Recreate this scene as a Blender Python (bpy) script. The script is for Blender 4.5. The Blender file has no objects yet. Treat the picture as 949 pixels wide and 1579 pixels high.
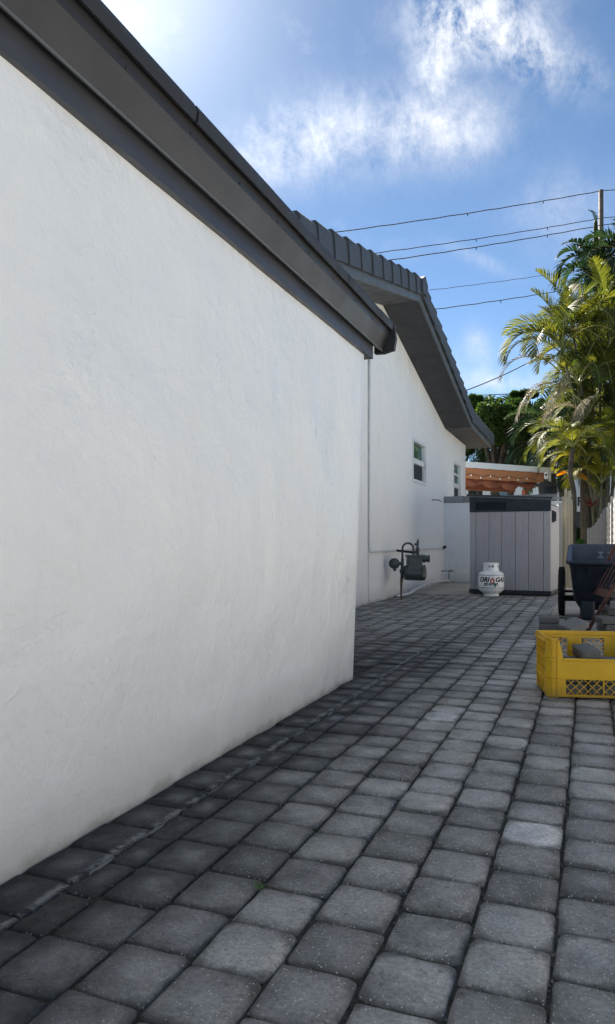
import bpy, bmesh, math, random
from mathutils import Vector, Matrix, Euler, Quaternion
R = math.radians
rnd = random.Random(7)
S = bpy.context.scene
C = S.collection

# ------------------------------------------------------------------ camera
H, F, CX, HY = 0.85, 1130.0, 474.5, 833.0      # lens height (m), focal length, centre and horizon of the photograph
YAW = R(21.1)
FW = Vector((-math.sin(YAW), math.cos(YAW), 0)); RT = Vector((math.cos(YAW), math.sin(YAW), 0)); UP = Vector((0, 0, 1))
cam_data = bpy.data.cameras.new('camera'); cam = bpy.data.objects.new('camera', cam_data); C.objects.link(cam)
cam.location = (0, 0, H); cam.rotation_euler = (R(90), 0, YAW)
cam_data.sensor_fit = 'HORIZONTAL'; cam_data.sensor_width = 36; cam_data.lens = 36 * F / 949
cam_data.shift_y = (HY - 789.5) / 949
cam_data.clip_start = 0.05; cam_data.clip_end = 3000
S.camera = cam

# ------------------------------------------------------------------ light
SUN_EL, SUN_AZ = R(38), R(-37)                  # azimuth clockwise from +Y
SUN = Vector((math.sin(SUN_AZ) * math.cos(SUN_EL), math.cos(SUN_AZ) * math.cos(SUN_EL), math.sin(SUN_EL)))
sl = bpy.data.lights.new('sun', 'SUN'); sl.energy = 5.0; sl.angle = R(0.53); sl.color = (1.0, 0.93, 0.82)
so = bpy.data.objects.new('sun', sl); C.objects.link(so); so.rotation_euler = SUN.to_track_quat('Z', 'Y').to_euler()
so.location = SUN * 60
S.view_settings.view_transform = 'Standard'; S.view_settings.look = 'None'
S.view_settings.exposure = 2.13; S.view_settings.gamma = 1.0; S.view_settings.use_curve_mapping = False

def pdir(px, py):                                # direction in the world of a point of the photograph
    return (FW + RT * ((px - CX) / F) + UP * ((HY - py) / F)).normalized()

W = bpy.data.worlds.new('World'); S.world = W; W.use_nodes = True
nt = W.node_tree; N = nt.nodes; L = nt.links; N.clear()
def nd(t, **k):
    n = N.new(t)
    for a, b in k.items(): setattr(n, a, b)
    return n
def mth(op, a, b=None, c=None, clamp=False):
    n = nd('ShaderNodeMath', operation=op); n.use_clamp = clamp
    for i, v in enumerate((a, b, c)):
        if v is None: continue
        if isinstance(v, (int, float)): n.inputs[i].default_value = v
        else: L.new(v, n.inputs[i])
    return n.outputs[0]
wo = nd('ShaderNodeOutputWorld'); bg = nd('ShaderNodeBackground'); bg.inputs[1].default_value = 0.05
sky = nd('ShaderNodeTexSky', sky_type='NISHITA'); sky.sun_disc = False; sky.sun_elevation = SUN_EL; sky.sun_rotation = SUN_AZ
sky.air_density = 0.46; sky.dust_density = 0.04; sky.ozone_density = 2.0; sky.altitude = 0
tc = nd('ShaderNodeTexCoord'); DIR = tc.outputs['Generated']
def dot(v):
    n = nd('ShaderNodeVectorMath', operation='DOT_PRODUCT'); L.new(DIR, n.inputs[0]); n.inputs[1].default_value = v
    return n.outputs['Value']
def blob(px, py, wx, wy, ang, amp):              # soft oval patch of cloud: centre, half-sizes (px of the photograph), tilt
    c = pdir(px, py); a = math.radians(ang)
    r = c.cross(UP).normalized(); u = r.cross(c).normalized()
    ax = (r * math.cos(a) + u * math.sin(a)); ay = (u * math.cos(a) - r * math.sin(a))
    x = mth('MULTIPLY', dot(ax), F / wx); y = mth('MULTIPLY', dot(ay), F / wy)
    q = mth('ADD', mth('MULTIPLY', x, x), mth('MULTIPLY', y, y))
    g = mth('POWER', 2.718, mth('MULTIPLY', q, -1.0))
    return mth('MULTIPLY', mth('MULTIPLY', g, mth('GREATER_THAN', dot(c), 0.0)), amp)
# the cloud layer: noise on directions, stretched as cirrus, warped
def noise(vec, sc, det=8, ro=0.6, dist=0.0):
    n = nd('ShaderNodeTexNoise'); L.new(vec, n.inputs['Vector']); n.inputs['Scale'].default_value = sc
    n.inputs['Detail'].default_value = det; n.inputs['Roughness'].default_value = ro; n.inputs['Distortion'].default_value = dist
    return n
mp = nd('ShaderNodeMapping'); L.new(DIR, mp.inputs[0]); mp.inputs['Rotation'].default_value = (R(10), R(35), R(-25)); mp.inputs['Scale'].default_value = (1.5, 0.85, 1.0)
mp2 = nd('ShaderNodeMapping'); L.new(DIR, mp2.inputs[0]); mp2.inputs['Scale'].default_value = (1, 1, 1.3)
mp2.inputs['Location'].default_value = (0.3, 0.1, 0.7)
n1 = noise(mp2.outputs[0], 7.5, 13, 0.70, 0.1).outputs['Fac']
n2 = noise(mp.outputs[0], 17.0, 12, 0.72, 0.25).outputs['Fac']
nmix = mth('ADD', mth('MULTIPLY', n1, 0.5), mth('MULTIPLY', n2, 0.5))
thick = [blob(800, 72, 90, 28, -30, 0.9), blob(682, 85, 34, 75, -14, 0.8), blob(730, 15, 80, 28, 0, 0.65)]
thin = [blob(580, 205, 130, 48, 8, 0.68), blob(440, 222, 90, 46, 22, 0.56), blob(700, 200, 72, 46, 0, 0.56),
        blob(865, 325, 60, 50, -10, 0.36), blob(740, 400, 55, 9, -28, 0.34),
        blob(770, 590, 130, 14, -4, 0.55), blob(735, 525, 16, 24, 20, 0.40), blob(640, 560, 300, 30, 0, 0.2)]
def total(xs):
    t = xs[0]
    for x in xs[1:]: t = mth('ADD', t, x)
    return t
cov = mth('MULTIPLY', mth('SUBTRACT', dot(UP), 0.54), 2.5, clamp=True)   # out-of-view cloud added overhead to brighten the ground
low = mth('MULTIPLY', mth('SUBTRACT', n1, mth('SUBTRACT', 0.56, mth('MULTIPLY', cov, 0.22))), mth('ADD', 0.9, mth('MULTIPLY', cov, 4.0)), clamp=True)            # scattered thin cloud over the whole sky
m1 = mth('MULTIPLY', mth('MULTIPLY', total(thick), mth('ADD', mth('MULTIPLY', mth('SUBTRACT', nmix, 0.5), 9.0), 0.62)), 0.9, clamp=True)
m2 = mth('MULTIPLY', mth('MULTIPLY', total(thin), mth('ADD', mth('MULTIPLY', mth('SUBTRACT', nmix, 0.5), 6.0), 0.72)), 0.80, clamp=True)
dens = mth('MAXIMUM', mth('MAXIMUM', m1, m2), mth('MULTIPLY', low, 0.8))
dens = mth('MULTIPLY', dens, mth('MULTIPLY', mth('ADD', dot(UP), 0.02), 12.0, clamp=True))
# cloud brightness: paler towards the sun
sd = mth('MAXIMUM', dot(SUN), 0.0)
glow = mth('POWER', sd, 24.0)
mx = nd('ShaderNodeMix', data_type='RGBA'); L.new(mth('MULTIPLY', dens, 0.9, clamp=True), mx.inputs[0])
tn = nd('ShaderNodeMix', data_type='RGBA', blend_type='MULTIPLY'); tn.inputs[0].default_value = 1; L.new(sky.outputs[0], tn.inputs[6]); tn.inputs[7].default_value = (0.90, 0.98, 0.92, 1)
L.new(tn.outputs[2], mx.inputs[6])
cc = nd('ShaderNodeCombineColor')
base = mth('MULTIPLY', mth('ADD', 4.4, mth('MULTIPLY', glow, 2.0)), mth('ADD', 0.55, mth('MULTIPLY', nmix, 0.9)))
L.new(base, cc.inputs[0]); L.new(mth('MULTIPLY', base, 1.03), cc.inputs[1]); L.new(mth('MULTIPLY', base, 1.10), cc.inputs[2])
L.new(cc.outputs[0], mx.inputs[7])
# aureole of thin haze round the sun
ad = nd('ShaderNodeMix', data_type='RGBA', blend_type='ADD'); ad.inputs[0].default_value = 1
L.new(mx.outputs[2], ad.inputs[6])
ac = nd('ShaderNodeCombineColor'); gg = mth('ADD', mth('MULTIPLY', mth('POWER', sd, 90.0), 3.0), mth('MULTIPLY', mth('POWER', sd, 30.0), 0.4))
L.new(gg, ac.inputs[0]); L.new(mth('MULTIPLY', gg, 0.97), ac.inputs[1]); L.new(mth('MULTIPLY', gg, 0.90), ac.inputs[2])
L.new(ac.outputs[0], ad.inputs[7])
L.new(ad.outputs[2], bg.inputs[0]); L.new(bg.outputs[0], wo.inputs[0])

# ------------------------------------------------------------------ helpers
def G(px, py, z=0.0):                            # point at height z seen at (px, py)
    d = (H - z) * F / (py - HY)
    return FW * d + RT * ((px - CX) / F * d) + UP * z
def D(px, py, d):                                # point at depth d seen at (px, py)
    return FW * d + RT * ((px - CX) / F * d) + UP * (H + (HY - py) / F * d)

class MB:
    """collects shapes, built as one mesh object"""
    def __init__(s): s.v = []; s.f = []; s.m = []; s.cur = 0
    def add(s, vs, fs):
        o = len(s.v); s.v += [tuple(v) for v in vs]; s.f += [tuple(o + i for i in f) for f in fs]; s.m += [s.cur] * len(fs); return s
    def box(s, x0, x1, y0, y1, z0, z1, M=None, b=0.0):
        if b > 0:
            bm = bmesh.new(); bmesh.ops.create_cube(bm, size=1)
            for v in bm.verts: v.co = Vector(((x0 + x1) / 2 + v.co.x * (x1 - x0), (y0 + y1) / 2 + v.co.y * (y1 - y0), (z0 + z1) / 2 + v.co.z * (z1 - z0)))
            bmesh.ops.bevel(bm, geom=list(bm.edges), offset=b, segments=1, affect='EDGES', profile=0.5)
            bm.verts.index_update()
            vs = [v.co.copy() for v in bm.verts]; fs = [[v.index for v in f.verts] for f in bm.faces]; bm.free()
        else:
            vs = [Vector(p) for p in ((x0,y0,z0),(x1,y0,z0),(x1,y1,z0),(x0,y1,z0),(x0,y0,z1),(x1,y0,z1),(x1,y1,z1),(x0,y1,z1))]
            fs = [(0,3,2,1),(4,5,6,7),(0,1,5,4),(1,2,6,5),(2,3,7,6),(3,0,4,7)]
        if M: vs = [M @ v for v in vs]
        return s.add(vs, fs)
    def prism(s, pts, axis, a, b):               # polygon pts (2-D) extruded along axis 'x','y','z' from a to b
        def q(p, t): return {'x': (t, p[0], p[1]), 'y': (p[0], t, p[1]), 'z': (p[0], p[1], t)}[axis]
        n = len(pts); vs = [q(p, a) for p in pts] + [q(p, b) for p in pts]
        fs = [tuple(range(n))[::-1], tuple(range(n, 2 * n))] + [(i, (i + 1) % n, n + (i + 1) % n, n + i) for i in range(n)]
        return s.add(vs, fs)
    def tube(s, pts, r, n=8, cap=True, closed=False):
        pts = [Vector(p) for p in pts]; k = len(pts)
        rs = r if isinstance(r, (list, tuple)) else [r] * k
        vs = []; prev = None
        for i, p in enumerate(pts):
            t = (pts[min(i + 1, k - 1)] - pts[max(i - 1, 0)]).normalized()
            if prev is None: a = t.orthogonal().normalized()
            else: a = (prev - t * prev.dot(t)).normalized()
            prev = a; b = t.cross(a)
            vs += [p + (a * math.cos(2 * math.pi * j / n) + b * math.sin(2 * math.pi * j / n)) * rs[i] for j in range(n)]
        fs = [(i * n + j, i * n + (j + 1) % n, (i + 1) * n + (j + 1) % n, (i + 1) * n + j) for i in range(k - 1) for j in range(n)]
        if cap: fs += [tuple(range(n))[::-1], tuple((k - 1) * n + j for j in range(n))]
        return s.add(vs, fs)
    def lathe(s, prof, n=24, c=(0, 0, 0), M=None):   # profile of (r, z)
        vs = []
        for r, z in prof:
            for j in range(n):
                a = 2 * math.pi * j / n
                v = Vector((r * math.cos(a), r * math.sin(a), z))
                vs.append((M @ v if M else v) + Vector(c))
        k = len(prof)
        fs = [(i * n + j, i * n + (j + 1) % n, (i + 1) * n + (j + 1) % n, (i + 1) * n + j) for i in range(k - 1) for j in range(n)]
        if prof[0][0] > 1e-4: fs.append(tuple(range(n))[::-1])
        if prof[-1][0] > 1e-4: fs.append(tuple((k - 1) * n + j for j in range(n)))
        return s.add(vs, fs)
    def data(s, name, mats, org=(0, 0, 0), smooth=False, uv=None):
        o = Vector(org); me = bpy.data.meshes.new(name)
        me.from_pydata([Vector(v) - o for v in s.v], [], s.f)
        for m in (mats if isinstance(mats, (list, tuple)) else [mats]): me.materials.append(m)
        me.polygons.foreach_set('material_index', s.m)
        me.polygons.foreach_set('use_smooth', [bool(smooth)] * len(s.f))
        me.update(); me.validate()
        return me
    def build(s, name, mats, parent=None, smooth=False, org=None):
        """org = world position of the thing that the world-space vertices belong to (default: that of the parent chain)"""
        if org is None:
            org = Vector((0, 0, 0)); p = parent
            while p: org += p.location; p = p.parent
        me = s.data(name, mats, org, bool(smooth))
        if smooth == 'angle': auto_smooth(me)
        o = bpy.data.objects.new(name, me); C.objects.link(o)
        if parent: o.parent = parent
        return o
def auto_smooth(me, ang=R(35)):
    bm = bmesh.new(); bm.from_mesh(me)
    for e in bm.edges:
        e.smooth = not (len(e.link_faces) == 2 and e.calc_face_angle(0) > ang)
    for f in bm.faces: f.smooth = True
    bm.to_mesh(me); bm.free()
def local(mb, name, mats, parent, smooth=False):  # vertices already in the thing's own coordinates
    return mb.build(name, mats, parent, smooth, org=(0, 0, 0))
def thing(name, label, cat, loc=(0, 0, 0), rz=0.0, group=None):
    o = bpy.data.objects.new(name, None); C.objects.link(o); o.empty_display_size = 0.2
    o.location = loc; o.rotation_euler = (0, 0, rz); o['label'] = label; o['category'] = cat
    if group: o['group'] = group
    return o
def tag(o, label, cat, group=None):
    o['label'] = label; o['category'] = cat
    if group: o['group'] = group
    return o
def copy_tree(o, parent=None):
    c = o.copy(); C.objects.link(c)
    if parent: c.parent = parent
    for ch in list(o.children): copy_tree(ch, c)
    return c
def inst(name, me, parent=None, loc=(0, 0, 0), rot=(0, 0, 0), scale=None, color=None):
    o = bpy.data.objects.new(name, me); C.objects.link(o)
    if parent: o.parent = parent
    o.location = loc; o.rotation_euler = rot
    if scale: o.scale = scale
    if color is not None: o.color = (color, color, color, 1)
    return o

# ------------------------------------------------------------------ materials
class MT:
    def __init__(s, name):
        s.m = bpy.data.materials.new(name); s.m.use_nodes = True; s.t = s.m.node_tree; s.N = s.t.nodes; s.L = s.t.links
        s.b = s.N['Principled BSDF']; s.out = s.N['Material Output']
    def n(s, t, ins=None, **k):
        x = s.N.new(t)
        for a, b in k.items(): setattr(x, a, b)
        for a, b in (ins or {}).items():
            if hasattr(b, 'is_linked') or isinstance(b, bpy.types.NodeSocket): s.L.new(b, x.inputs[a])
            else: x.inputs[a].default_value = b
        return x
    def pos(s, scale=(1, 1, 1), obj=False):
        src = s.n('ShaderNodeTexCoord').outputs['Object'] if obj else s.n('ShaderNodeNewGeometry').outputs['Position']
        return s.n('ShaderNodeMapping', {0: src, 'Scale': scale}).outputs[0]
    def noise(s, vec, sc, det=6, ro=0.55, dist=0.0):
        return s.n('ShaderNodeTexNoise', {'Vector': vec, 'Scale': sc, 'Detail': det, 'Roughness': ro, 'Distortion': dist}).outputs['Fac']
    def ramp(s, f, stops):
        r = s.n('ShaderNodeValToRGB', {0: f}); e = r.color_ramp.elements
        while len(e) < len(stops): e.new(0.5)
        for el, (p, c) in zip(e, stops):
            el.position = p; el.color = (tuple(c) + (1,))[:4] if isinstance(c, (tuple, list)) else (c, c, c, 1)
        return r.outputs[0]
    def mix(s, f, a, b, mode='MIX'):
        x = s.n('ShaderNodeMix', data_type='RGBA', blend_type=mode)
        for i, v in ((0, f), (6, a), (7, b)):
            if isinstance(v, bpy.types.NodeSocket): s.L.new(v, x.inputs[i])
            elif i == 0: x.inputs[0].default_value = v
            else: x.inputs[i].default_value = (tuple(v) + (1,))[:4]
        return x.outputs[2]
    def math(s, op, a, b=0.0, clamp=False):
        x = s.n('ShaderNodeMath', operation=op); x.use_clamp = clamp
        for i, v in ((0, a), (1, b)):
            if isinstance(v, bpy.types.NodeSocket): s.L.new(v, x.inputs[i])
            else: x.inputs[i].default_value = v
        return x.outputs[0]
    def bump(s, h, strength=0.3, dist=0.01, prev=None):
        x = s.n('ShaderNodeBump', {'Height': h, 'Strength': strength, 'Distance': dist})
        if prev is not None: s.L.new(prev, x.inputs['Normal'])
        return x.outputs[0]
    def set(s, color=None, rough=None, metal=None, normal=None, spec=None):
        for k, v in (('Base Color', color), ('Roughness', rough), ('Metallic', metal), ('Normal', normal), ('Specular IOR Level', spec)):
            if v is None: continue
            if isinstance(v, bpy.types.NodeSocket): s.L.new(v, s.b.inputs[k])
            else: s.b.inputs[k].default_value = (tuple(v) + (1,))[:4] if k == 'Base Color' else v
        return s.m
def simple(name, col, rough=0.6, metal=0.0, var=0.25, sc=6.0, bump=0.15, bsc=60.0, bd=0.002, spec=0.5):
    m = MT(name); p = m.pos(obj=True)
    f = m.noise(p, sc, 5, 0.6)
    c2 = tuple(max(0, x * (1 - var)) for x in col); c3 = tuple(min(1, x * (1 + var * 0.6)) for x in col)
    col_ = m.ramp(f, [(0.3, c2), (0.7, c3)])
    return m.set(col_, m.ramp(m.noise(p, sc * 2.3, 4), [(0.3, rough * 0.85), (0.7, min(1, rough * 1.15))]), metal, m.bump(m.noise(p, bsc, 4), bump, bd), spec)
# stucco, painted white
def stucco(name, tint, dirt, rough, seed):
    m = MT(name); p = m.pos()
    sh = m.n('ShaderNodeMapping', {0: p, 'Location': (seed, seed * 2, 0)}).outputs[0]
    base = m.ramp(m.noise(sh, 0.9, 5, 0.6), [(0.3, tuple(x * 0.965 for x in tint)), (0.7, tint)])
    # rain streaks under the eave and smudges low down
    st = m.noise(m.n('ShaderNodeMapping', {0: sh, 'Scale': (1, 9, 0.35)}).outputs[0], 3.0, 5, 0.6)
    col = m.mix(m.ramp(st, [(0.52, 0.0), (0.75, 0.22 * dirt)]), base, (0.60, 0.60, 0.59))
    sm = m.noise(sh, 2.1, 7, 0.68, 0.6)
    col = m.mix(m.ramp(sm, [(0.56, 0.0), (0.74, 0.30 * dirt)]), col, (0.47, 0.46, 0.44))
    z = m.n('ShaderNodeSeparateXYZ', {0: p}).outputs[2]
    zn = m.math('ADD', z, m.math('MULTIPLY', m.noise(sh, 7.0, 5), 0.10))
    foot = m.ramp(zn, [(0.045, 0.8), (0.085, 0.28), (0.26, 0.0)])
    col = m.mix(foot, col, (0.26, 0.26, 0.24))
    # relief: troweled waves, sand grain, drips and blobs
    wav = m.noise(sh, 2.3, 4, 0.5, 0.1); med = m.noise(sh, 14.0, 4, 0.55); fine = m.noise(sh, 85.0, 4, 0.6)
    vor = m.n('ShaderNodeTexVoronoi', {'Vector': sh, 'Scale': 7.0, 'Randomness': 1.0}).outputs['Distance']
    rid = m.math('MULTIPLY', m.ramp(m.math('ABSOLUTE', m.math('SUBTRACT', m.noise(m.n('ShaderNodeMapping', {0: sh, 'Scale': (1, .6, 1.7)}).outputs[0], 2.6, 3, 0.5), 0.5)), [(0.0, 1.0), (0.022, 0.0)]), m.ramp(m.noise(sh, 1.7, 3, 0.5), [(0.5, 0.0), (0.6, 1.0)]))
    lump = m.ramp(vor, [(0.0, 1.0), (0.09, 0.0)])
    nrm = m.bump(rid, 0.16, 0.005); nrm = m.bump(wav, 0.85, 0.045, nrm); nrm = m.bump(med, 0.5, 0.007, nrm); nrm = m.bump(m.noise(sh, 42.0, 5, 0.6), 0.45, 0.003, nrm); nrm = m.bump(lump, 0.2, 0.003, nrm); nrm = m.bump(fine, 0.8, 0.0028, nrm)
    gl = m.noise(m.n('ShaderNodeMapping', {0: sh, 'Scale': (1, 2.5, 0.5)}).outputs[0], 1.3, 3, 0.5)
    rr = m.math('ADD', m.ramp(sm, [(0.3, rough - 0.06), (0.7, rough + 0.10)]), m.ramp(gl, [(0.42, 0.08), (0.66, 0.0)]))
    rr = m.math('SUBTRACT', rr, m.ramp(gl, [(0.50, 0.0), (0.70, 0.12)]))
    return m.set(col, rr, 0, nrm, 0.6)
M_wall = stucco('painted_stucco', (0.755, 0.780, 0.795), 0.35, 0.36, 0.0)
M_gable = stucco('gable_stucco', (0.88, 0.87, 0.84), 0.5, 0.48, 3.7)  # stucco colour lifted to make up for weak light on the gable
M_low = stucco('yard_wall_stucco', (0.84, 0.85, 0.85), 0.6, 0.55, 9.1)

def paver_mat():
    m = MT('tumbled_paver'); p = m.pos()
    oi = m.n('ShaderNodeObjectInfo'); at = m.n('ShaderNodeAttribute', attribute_name='tone')
    tone = m.math('MAXIMUM', m.n('ShaderNodeSeparateColor', {0: oi.outputs['Color']}).outputs[0], at.outputs['Fac'])
    uv = m.n('ShaderNodeUVMap').outputs[0]
    sx = m.n('ShaderNodeSeparateXYZ', {0: uv})
    ax = m.math('ABSOLUTE', m.math('SUBTRACT', sx.outputs[0], 0.5)); ay = m.math('ABSOLUTE', m.math('SUBTRACT', sx.outputs[1], 0.5))
    e = m.math('POWER', m.math('ADD', m.math('POWER', ax, 3.5), m.math('POWER', ay, 3.5)), 1 / 3.5)       # 0 centre .. 0.5 edge
    e = m.math('ADD', e, m.math('MULTIPLY', m.math('SUBTRACT', m.noise(p, 13.0, 5), 0.5), 0.30))
    col = m.ramp(tone, [(0.0, (0.24, 0.232, 0.218)), (0.35, (0.43, 0.418, 0.395)), (0.6, (0.57, 0.558, 0.53)), (0.8, (0.60, 0.595, 0.58)), (1.0, (0.80, 0.79, 0.77))])
    col = m.mix(m.ramp(m.noise(p, 5.0, 6, 0.65), [(0.38, 0.0), (0.62, 0.85)]), col, m.mix(0.55, col, (0.07, 0.07, 0.068)))
    st_ = m.math('MULTIPLY', m.ramp(m.noise(p, 1.9, 7, 0.7, 0.8), [(0.48, 0.0), (0.60, 0.65)]), m.ramp(m.noise(p, 11.0, 6, 0.7), [(0.35, 0.3), (0.55, 1.0)]))
    st_ = m.math('MULTIPLY', st_, m.math('SUBTRACT', 1.0, m.math('MULTIPLY', tone, 0.95)))
    col = m.mix(st_, col, m.mix(0.7, col, (0.045, 0.046, 0.042)))          # damp, dirty patches that run across several stones
    pt = m.ramp(m.noise(p, 42.0, 5, 0.75), [(0.33, 0.75), (0.41, 0.0)])
    col = m.mix(pt, col, m.mix(0.75, col, (0.03, 0.03, 0.028)))            # pits and chips
    # cement bloom in the middle of some stones
    bl = m.math('MULTIPLY', m.ramp(e, [(0.05, 1.0), (0.34, 0.0)]), m.ramp(m.noise(p, 3.1, 3), [(0.38, 0.0), (0.60, 0.85)]))
    col = m.mix(bl, col, m.mix(0.6, col, (0.50, 0.50, 0.50)))
    # grime that has settled at the arrises
    col = m.mix(m.ramp(e, [(0.40, 0.0), (0.50, 0.65)]), col, (0.040, 0.040, 0.036))
    # aggregate specks
    wn = m.n('ShaderNodeTexVoronoi', {'Vector': p, 'Scale': 150.0, 'Randomness': 1.0})
    sp = m.math('MULTIPLY', m.ramp(wn.outputs['Distance'], [(0.16, 1.0), (0.34, 0.0)]), m.ramp(m.n('ShaderNodeSeparateColor', {0: wn.outputs['Color']}).outputs[0], [(0.70, 0.0), (0.86, 0.9)]))
    col = m.mix(sp, col, (0.80, 0.80, 0.77))
    col = m.mix(m.ramp(m.noise(p, 90.0, 6, 0.85), [(0.42, 0.65), (0.56, 0.0)]), col, m.mix(0.55, col, (0.03, 0.03, 0.03)))
    sl0 = m.n('ShaderNodeSeparateXYZ', {0: p}).outputs[0]; lx = m.math('ABSOLUTE', m.math('ADD', m.math('ADD', sl0, 1.212), m.math('MULTIPLY', m.math('SUBTRACT', m.noise(p, 6.0, 4), 0.5), 0.03)))
    lime = m.math('MULTIPLY', m.ramp(lx, [(0.003, 1.0), (0.020, 0.0)]), m.ramp(m.noise(p, 16.0, 8, 0.8), [(0.47, 0.0), (0.55, 0.5)]))
    # black algae film along the foot of the near wall, green tinge in places
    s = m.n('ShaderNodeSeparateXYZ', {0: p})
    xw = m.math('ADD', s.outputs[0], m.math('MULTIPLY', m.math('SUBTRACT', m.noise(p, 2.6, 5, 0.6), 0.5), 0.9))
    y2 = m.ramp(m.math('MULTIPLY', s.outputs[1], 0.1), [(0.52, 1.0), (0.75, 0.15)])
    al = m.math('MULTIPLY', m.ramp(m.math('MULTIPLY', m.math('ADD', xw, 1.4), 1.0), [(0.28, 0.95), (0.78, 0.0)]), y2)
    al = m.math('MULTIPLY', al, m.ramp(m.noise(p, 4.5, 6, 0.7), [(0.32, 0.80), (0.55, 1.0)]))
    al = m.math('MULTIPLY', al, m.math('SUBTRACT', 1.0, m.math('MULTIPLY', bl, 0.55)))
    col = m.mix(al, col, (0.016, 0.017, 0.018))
    col = m.mix(lime, col, (0.36, 0.36, 0.35))
    col = m.mix(m.ramp(m.noise(p, 1.3, 5), [(0.5, 0.0), (0.75, 0.35)]), col, m.mix(1.0, col, (0.80, 0.95, 0.72), 'MULTIPLY'))
    h1 = m.noise(p, 28.0, 6, 0.65); h2 = m.noise(p, 190.0, 4, 0.7)
    nrm = m.bump(m.noise(p, 9.0, 4), 0.7, 0.012); nrm = m.bump(pt, -0.5, 0.003, nrm); nrm = m.bump(h1, 0.8, 0.008, nrm); nrm = m.bump(h2, 0.9, 0.003, nrm); nrm = m.bump(sp, 0.3, 0.001, nrm)
    return m.set(col, m.ramp(h1, [(0.3, 0.62), (0.7, 0.86)]), 0, nrm, 0.45)
M_paver = paver_mat()

def joint_mat():
    m = MT('joint_sand'); p = m.pos()
    col = m.ramp(m.noise(p, 34.0, 6, 0.7), [(0.35, (0.022, 0.023, 0.020)), (0.60, (0.06, 0.058, 0.050)), (0.74, (0.22, 0.20, 0.16))])
    col = m.mix(m.ramp(m.noise(p, 3.0, 5, 0.6), [(0.56, 0.0), (0.68, 0.7)]), col, (0.022, 0.035, 0.010))
    return m.set(col, 0.95, 0, m.bump(m.noise(p, 150.0, 4), 0.8, 0.004), 0.2)
M_joint = joint_mat()
def concrete(name, col, sc=1.6):
    m = MT(name); p = m.pos()
    a = m.ramp(m.noise(p, sc, 8, 0.66), [(0.3, tuple(x * 0.72 for x in col)), (0.7, tuple(x * 1.1 for x in col))])
    a = m.mix(m.ramp(m.noise(p, 60.0, 4, 0.7), [(0.4, 0.35), (0.6, 0.0)]), a, tuple(x * 0.5 for x in col))
    return m.set(a, 0.85, 0, m.bump(m.noise(p, 80.0, 5), 0.4, 0.003), 0.3)
M_cream = concrete('cream_stucco', (0.62, 0.585, 0.52))
M_conc = concrete('old_concrete', (0.46, 0.42, 0.37))
M_drive = concrete('bounce_slab_concrete', (0.50, 0.50, 0.49))
M_mortar = concrete('lime_mortar', (0.17, 0.17, 0.165), 9.0)
M_block = concrete('concrete_block', (0.27, 0.275, 0.28))
M_stack = concrete('loose_paver_concrete', (0.16, 0.156, 0.15), 7.0)
M_stack2 = concrete('pale_loose_paver', (0.24, 0.236, 0.225), 7.0)
M_earth = simple('bare_earth', (0.09, 0.08, 0.055), 0.95, 0, 0.5, 1.5, 0.6, 20, 0.02)
def paint(name, col, rough=0.42, spec=0.5):
    m = MT(name); p = m.pos()
    a = m.ramp(m.noise(p, 1.7, 6, 0.6), [(0.3, tuple(x * 0.86 for x in col)), (0.7, tuple(x * 1.08 for x in col))])
    dust = m.ramp(m.noise(m.n('ShaderNodeMapping', {0: p, 'Scale': (6, 1, 6)}).outputs[0], 3.0, 6, 0.65), [(0.55, 0.0), (0.75, 0.22)])
    a = m.mix(dust, a, tuple(min(1, x * 1.8 + .01) for x in col))
    return m.set(a, m.ramp(m.noise(p, 5.0, 4), [(0.3, rough - 0.08), (0.7, rough + 0.12)]), 0, m.bump(m.noise(p, 45.0, 4), 0.12, 0.002), spec)
M_frieze = paint('dark_taupe_paint', (0.048, 0.050, 0.060))
M_fascia = paint('taupe_metal_paint', (0.021, 0.021, 0.023), 0.45)
M_edge = paint('dark_roof_edge', (0.016, 0.017, 0.020), 0.6)
M_soffit = paint('grey_soffit_paint', (0.022, 0.024, 0.030), 0.6)
M_rakeb = paint('rake_board_paint', (0.085, 0.098, 0.108), 0.5)
M_tile = simple('slate_grey_roof_tile', (0.050, 0.058, 0.070), 0.62, 0, 0.35, 3.0, 0.35, 90, 0.003)
M_white = simple('white_vinyl', (0.78, 0.79, 0.78), 0.35, 0, 0.05, 3, 0.05)
M_wpipe = simple('white_painted_pipe', (0.70, 0.71, 0.70), 0.45, 0, 0.12, 8, 0.2, 30)
def glass_mat(name, col, rough=0.06):
    m = MT(name); return m.set(col, rough, 0, m.bump(m.noise(m.pos(), 1.8, 2), 0.05, 0.01), 0.9)
M_glass = glass_mat('dark_window_glass', (0.012, 0.02, 0.022))
M_screen = simple('insect_screen', (0.012, 0.014, 0.018), 0.7, 0, 0.2, 10, 0.3, 400, 0.001)
def blinds_glass():
    m = MT('blind_slat'); return m.set((0.62, 0.70, 0.68), 0.5)
M_blind = blinds_glass()
def pane_mat():
    m = MT('clear_pane'); g = m.n('ShaderNodeBsdfGlossy', {'Color': (0.9, 1, 1, 1), 'Roughness': 0.03}); t = m.n('ShaderNodeBsdfTransparent', {'Color': (0.60, 0.72, 0.70, 1)})
    fr = m.n('ShaderNodeFresnel', {'IOR': 1.5}); mx = m.n('ShaderNodeMixShader', {0: m.math('MULTIPLY', fr.outputs[0], 0.35), 1: t.outputs[0], 2: g.outputs[0]})
    m.L.new(mx.outputs[0], m.out.inputs[0]); return m.m
M_pane = pane_mat()
M_meter = simple('grey_green_meter_paint', (0.055, 0.068, 0.072), 0.45, 0.1, 0.3, 9, 0.3, 60)
M_meterd = simple('weathered_meter_cover', (0.16, 0.165, 0.13), 0.6, 0.1, 0.45, 14, 0.4, 60)
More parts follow.
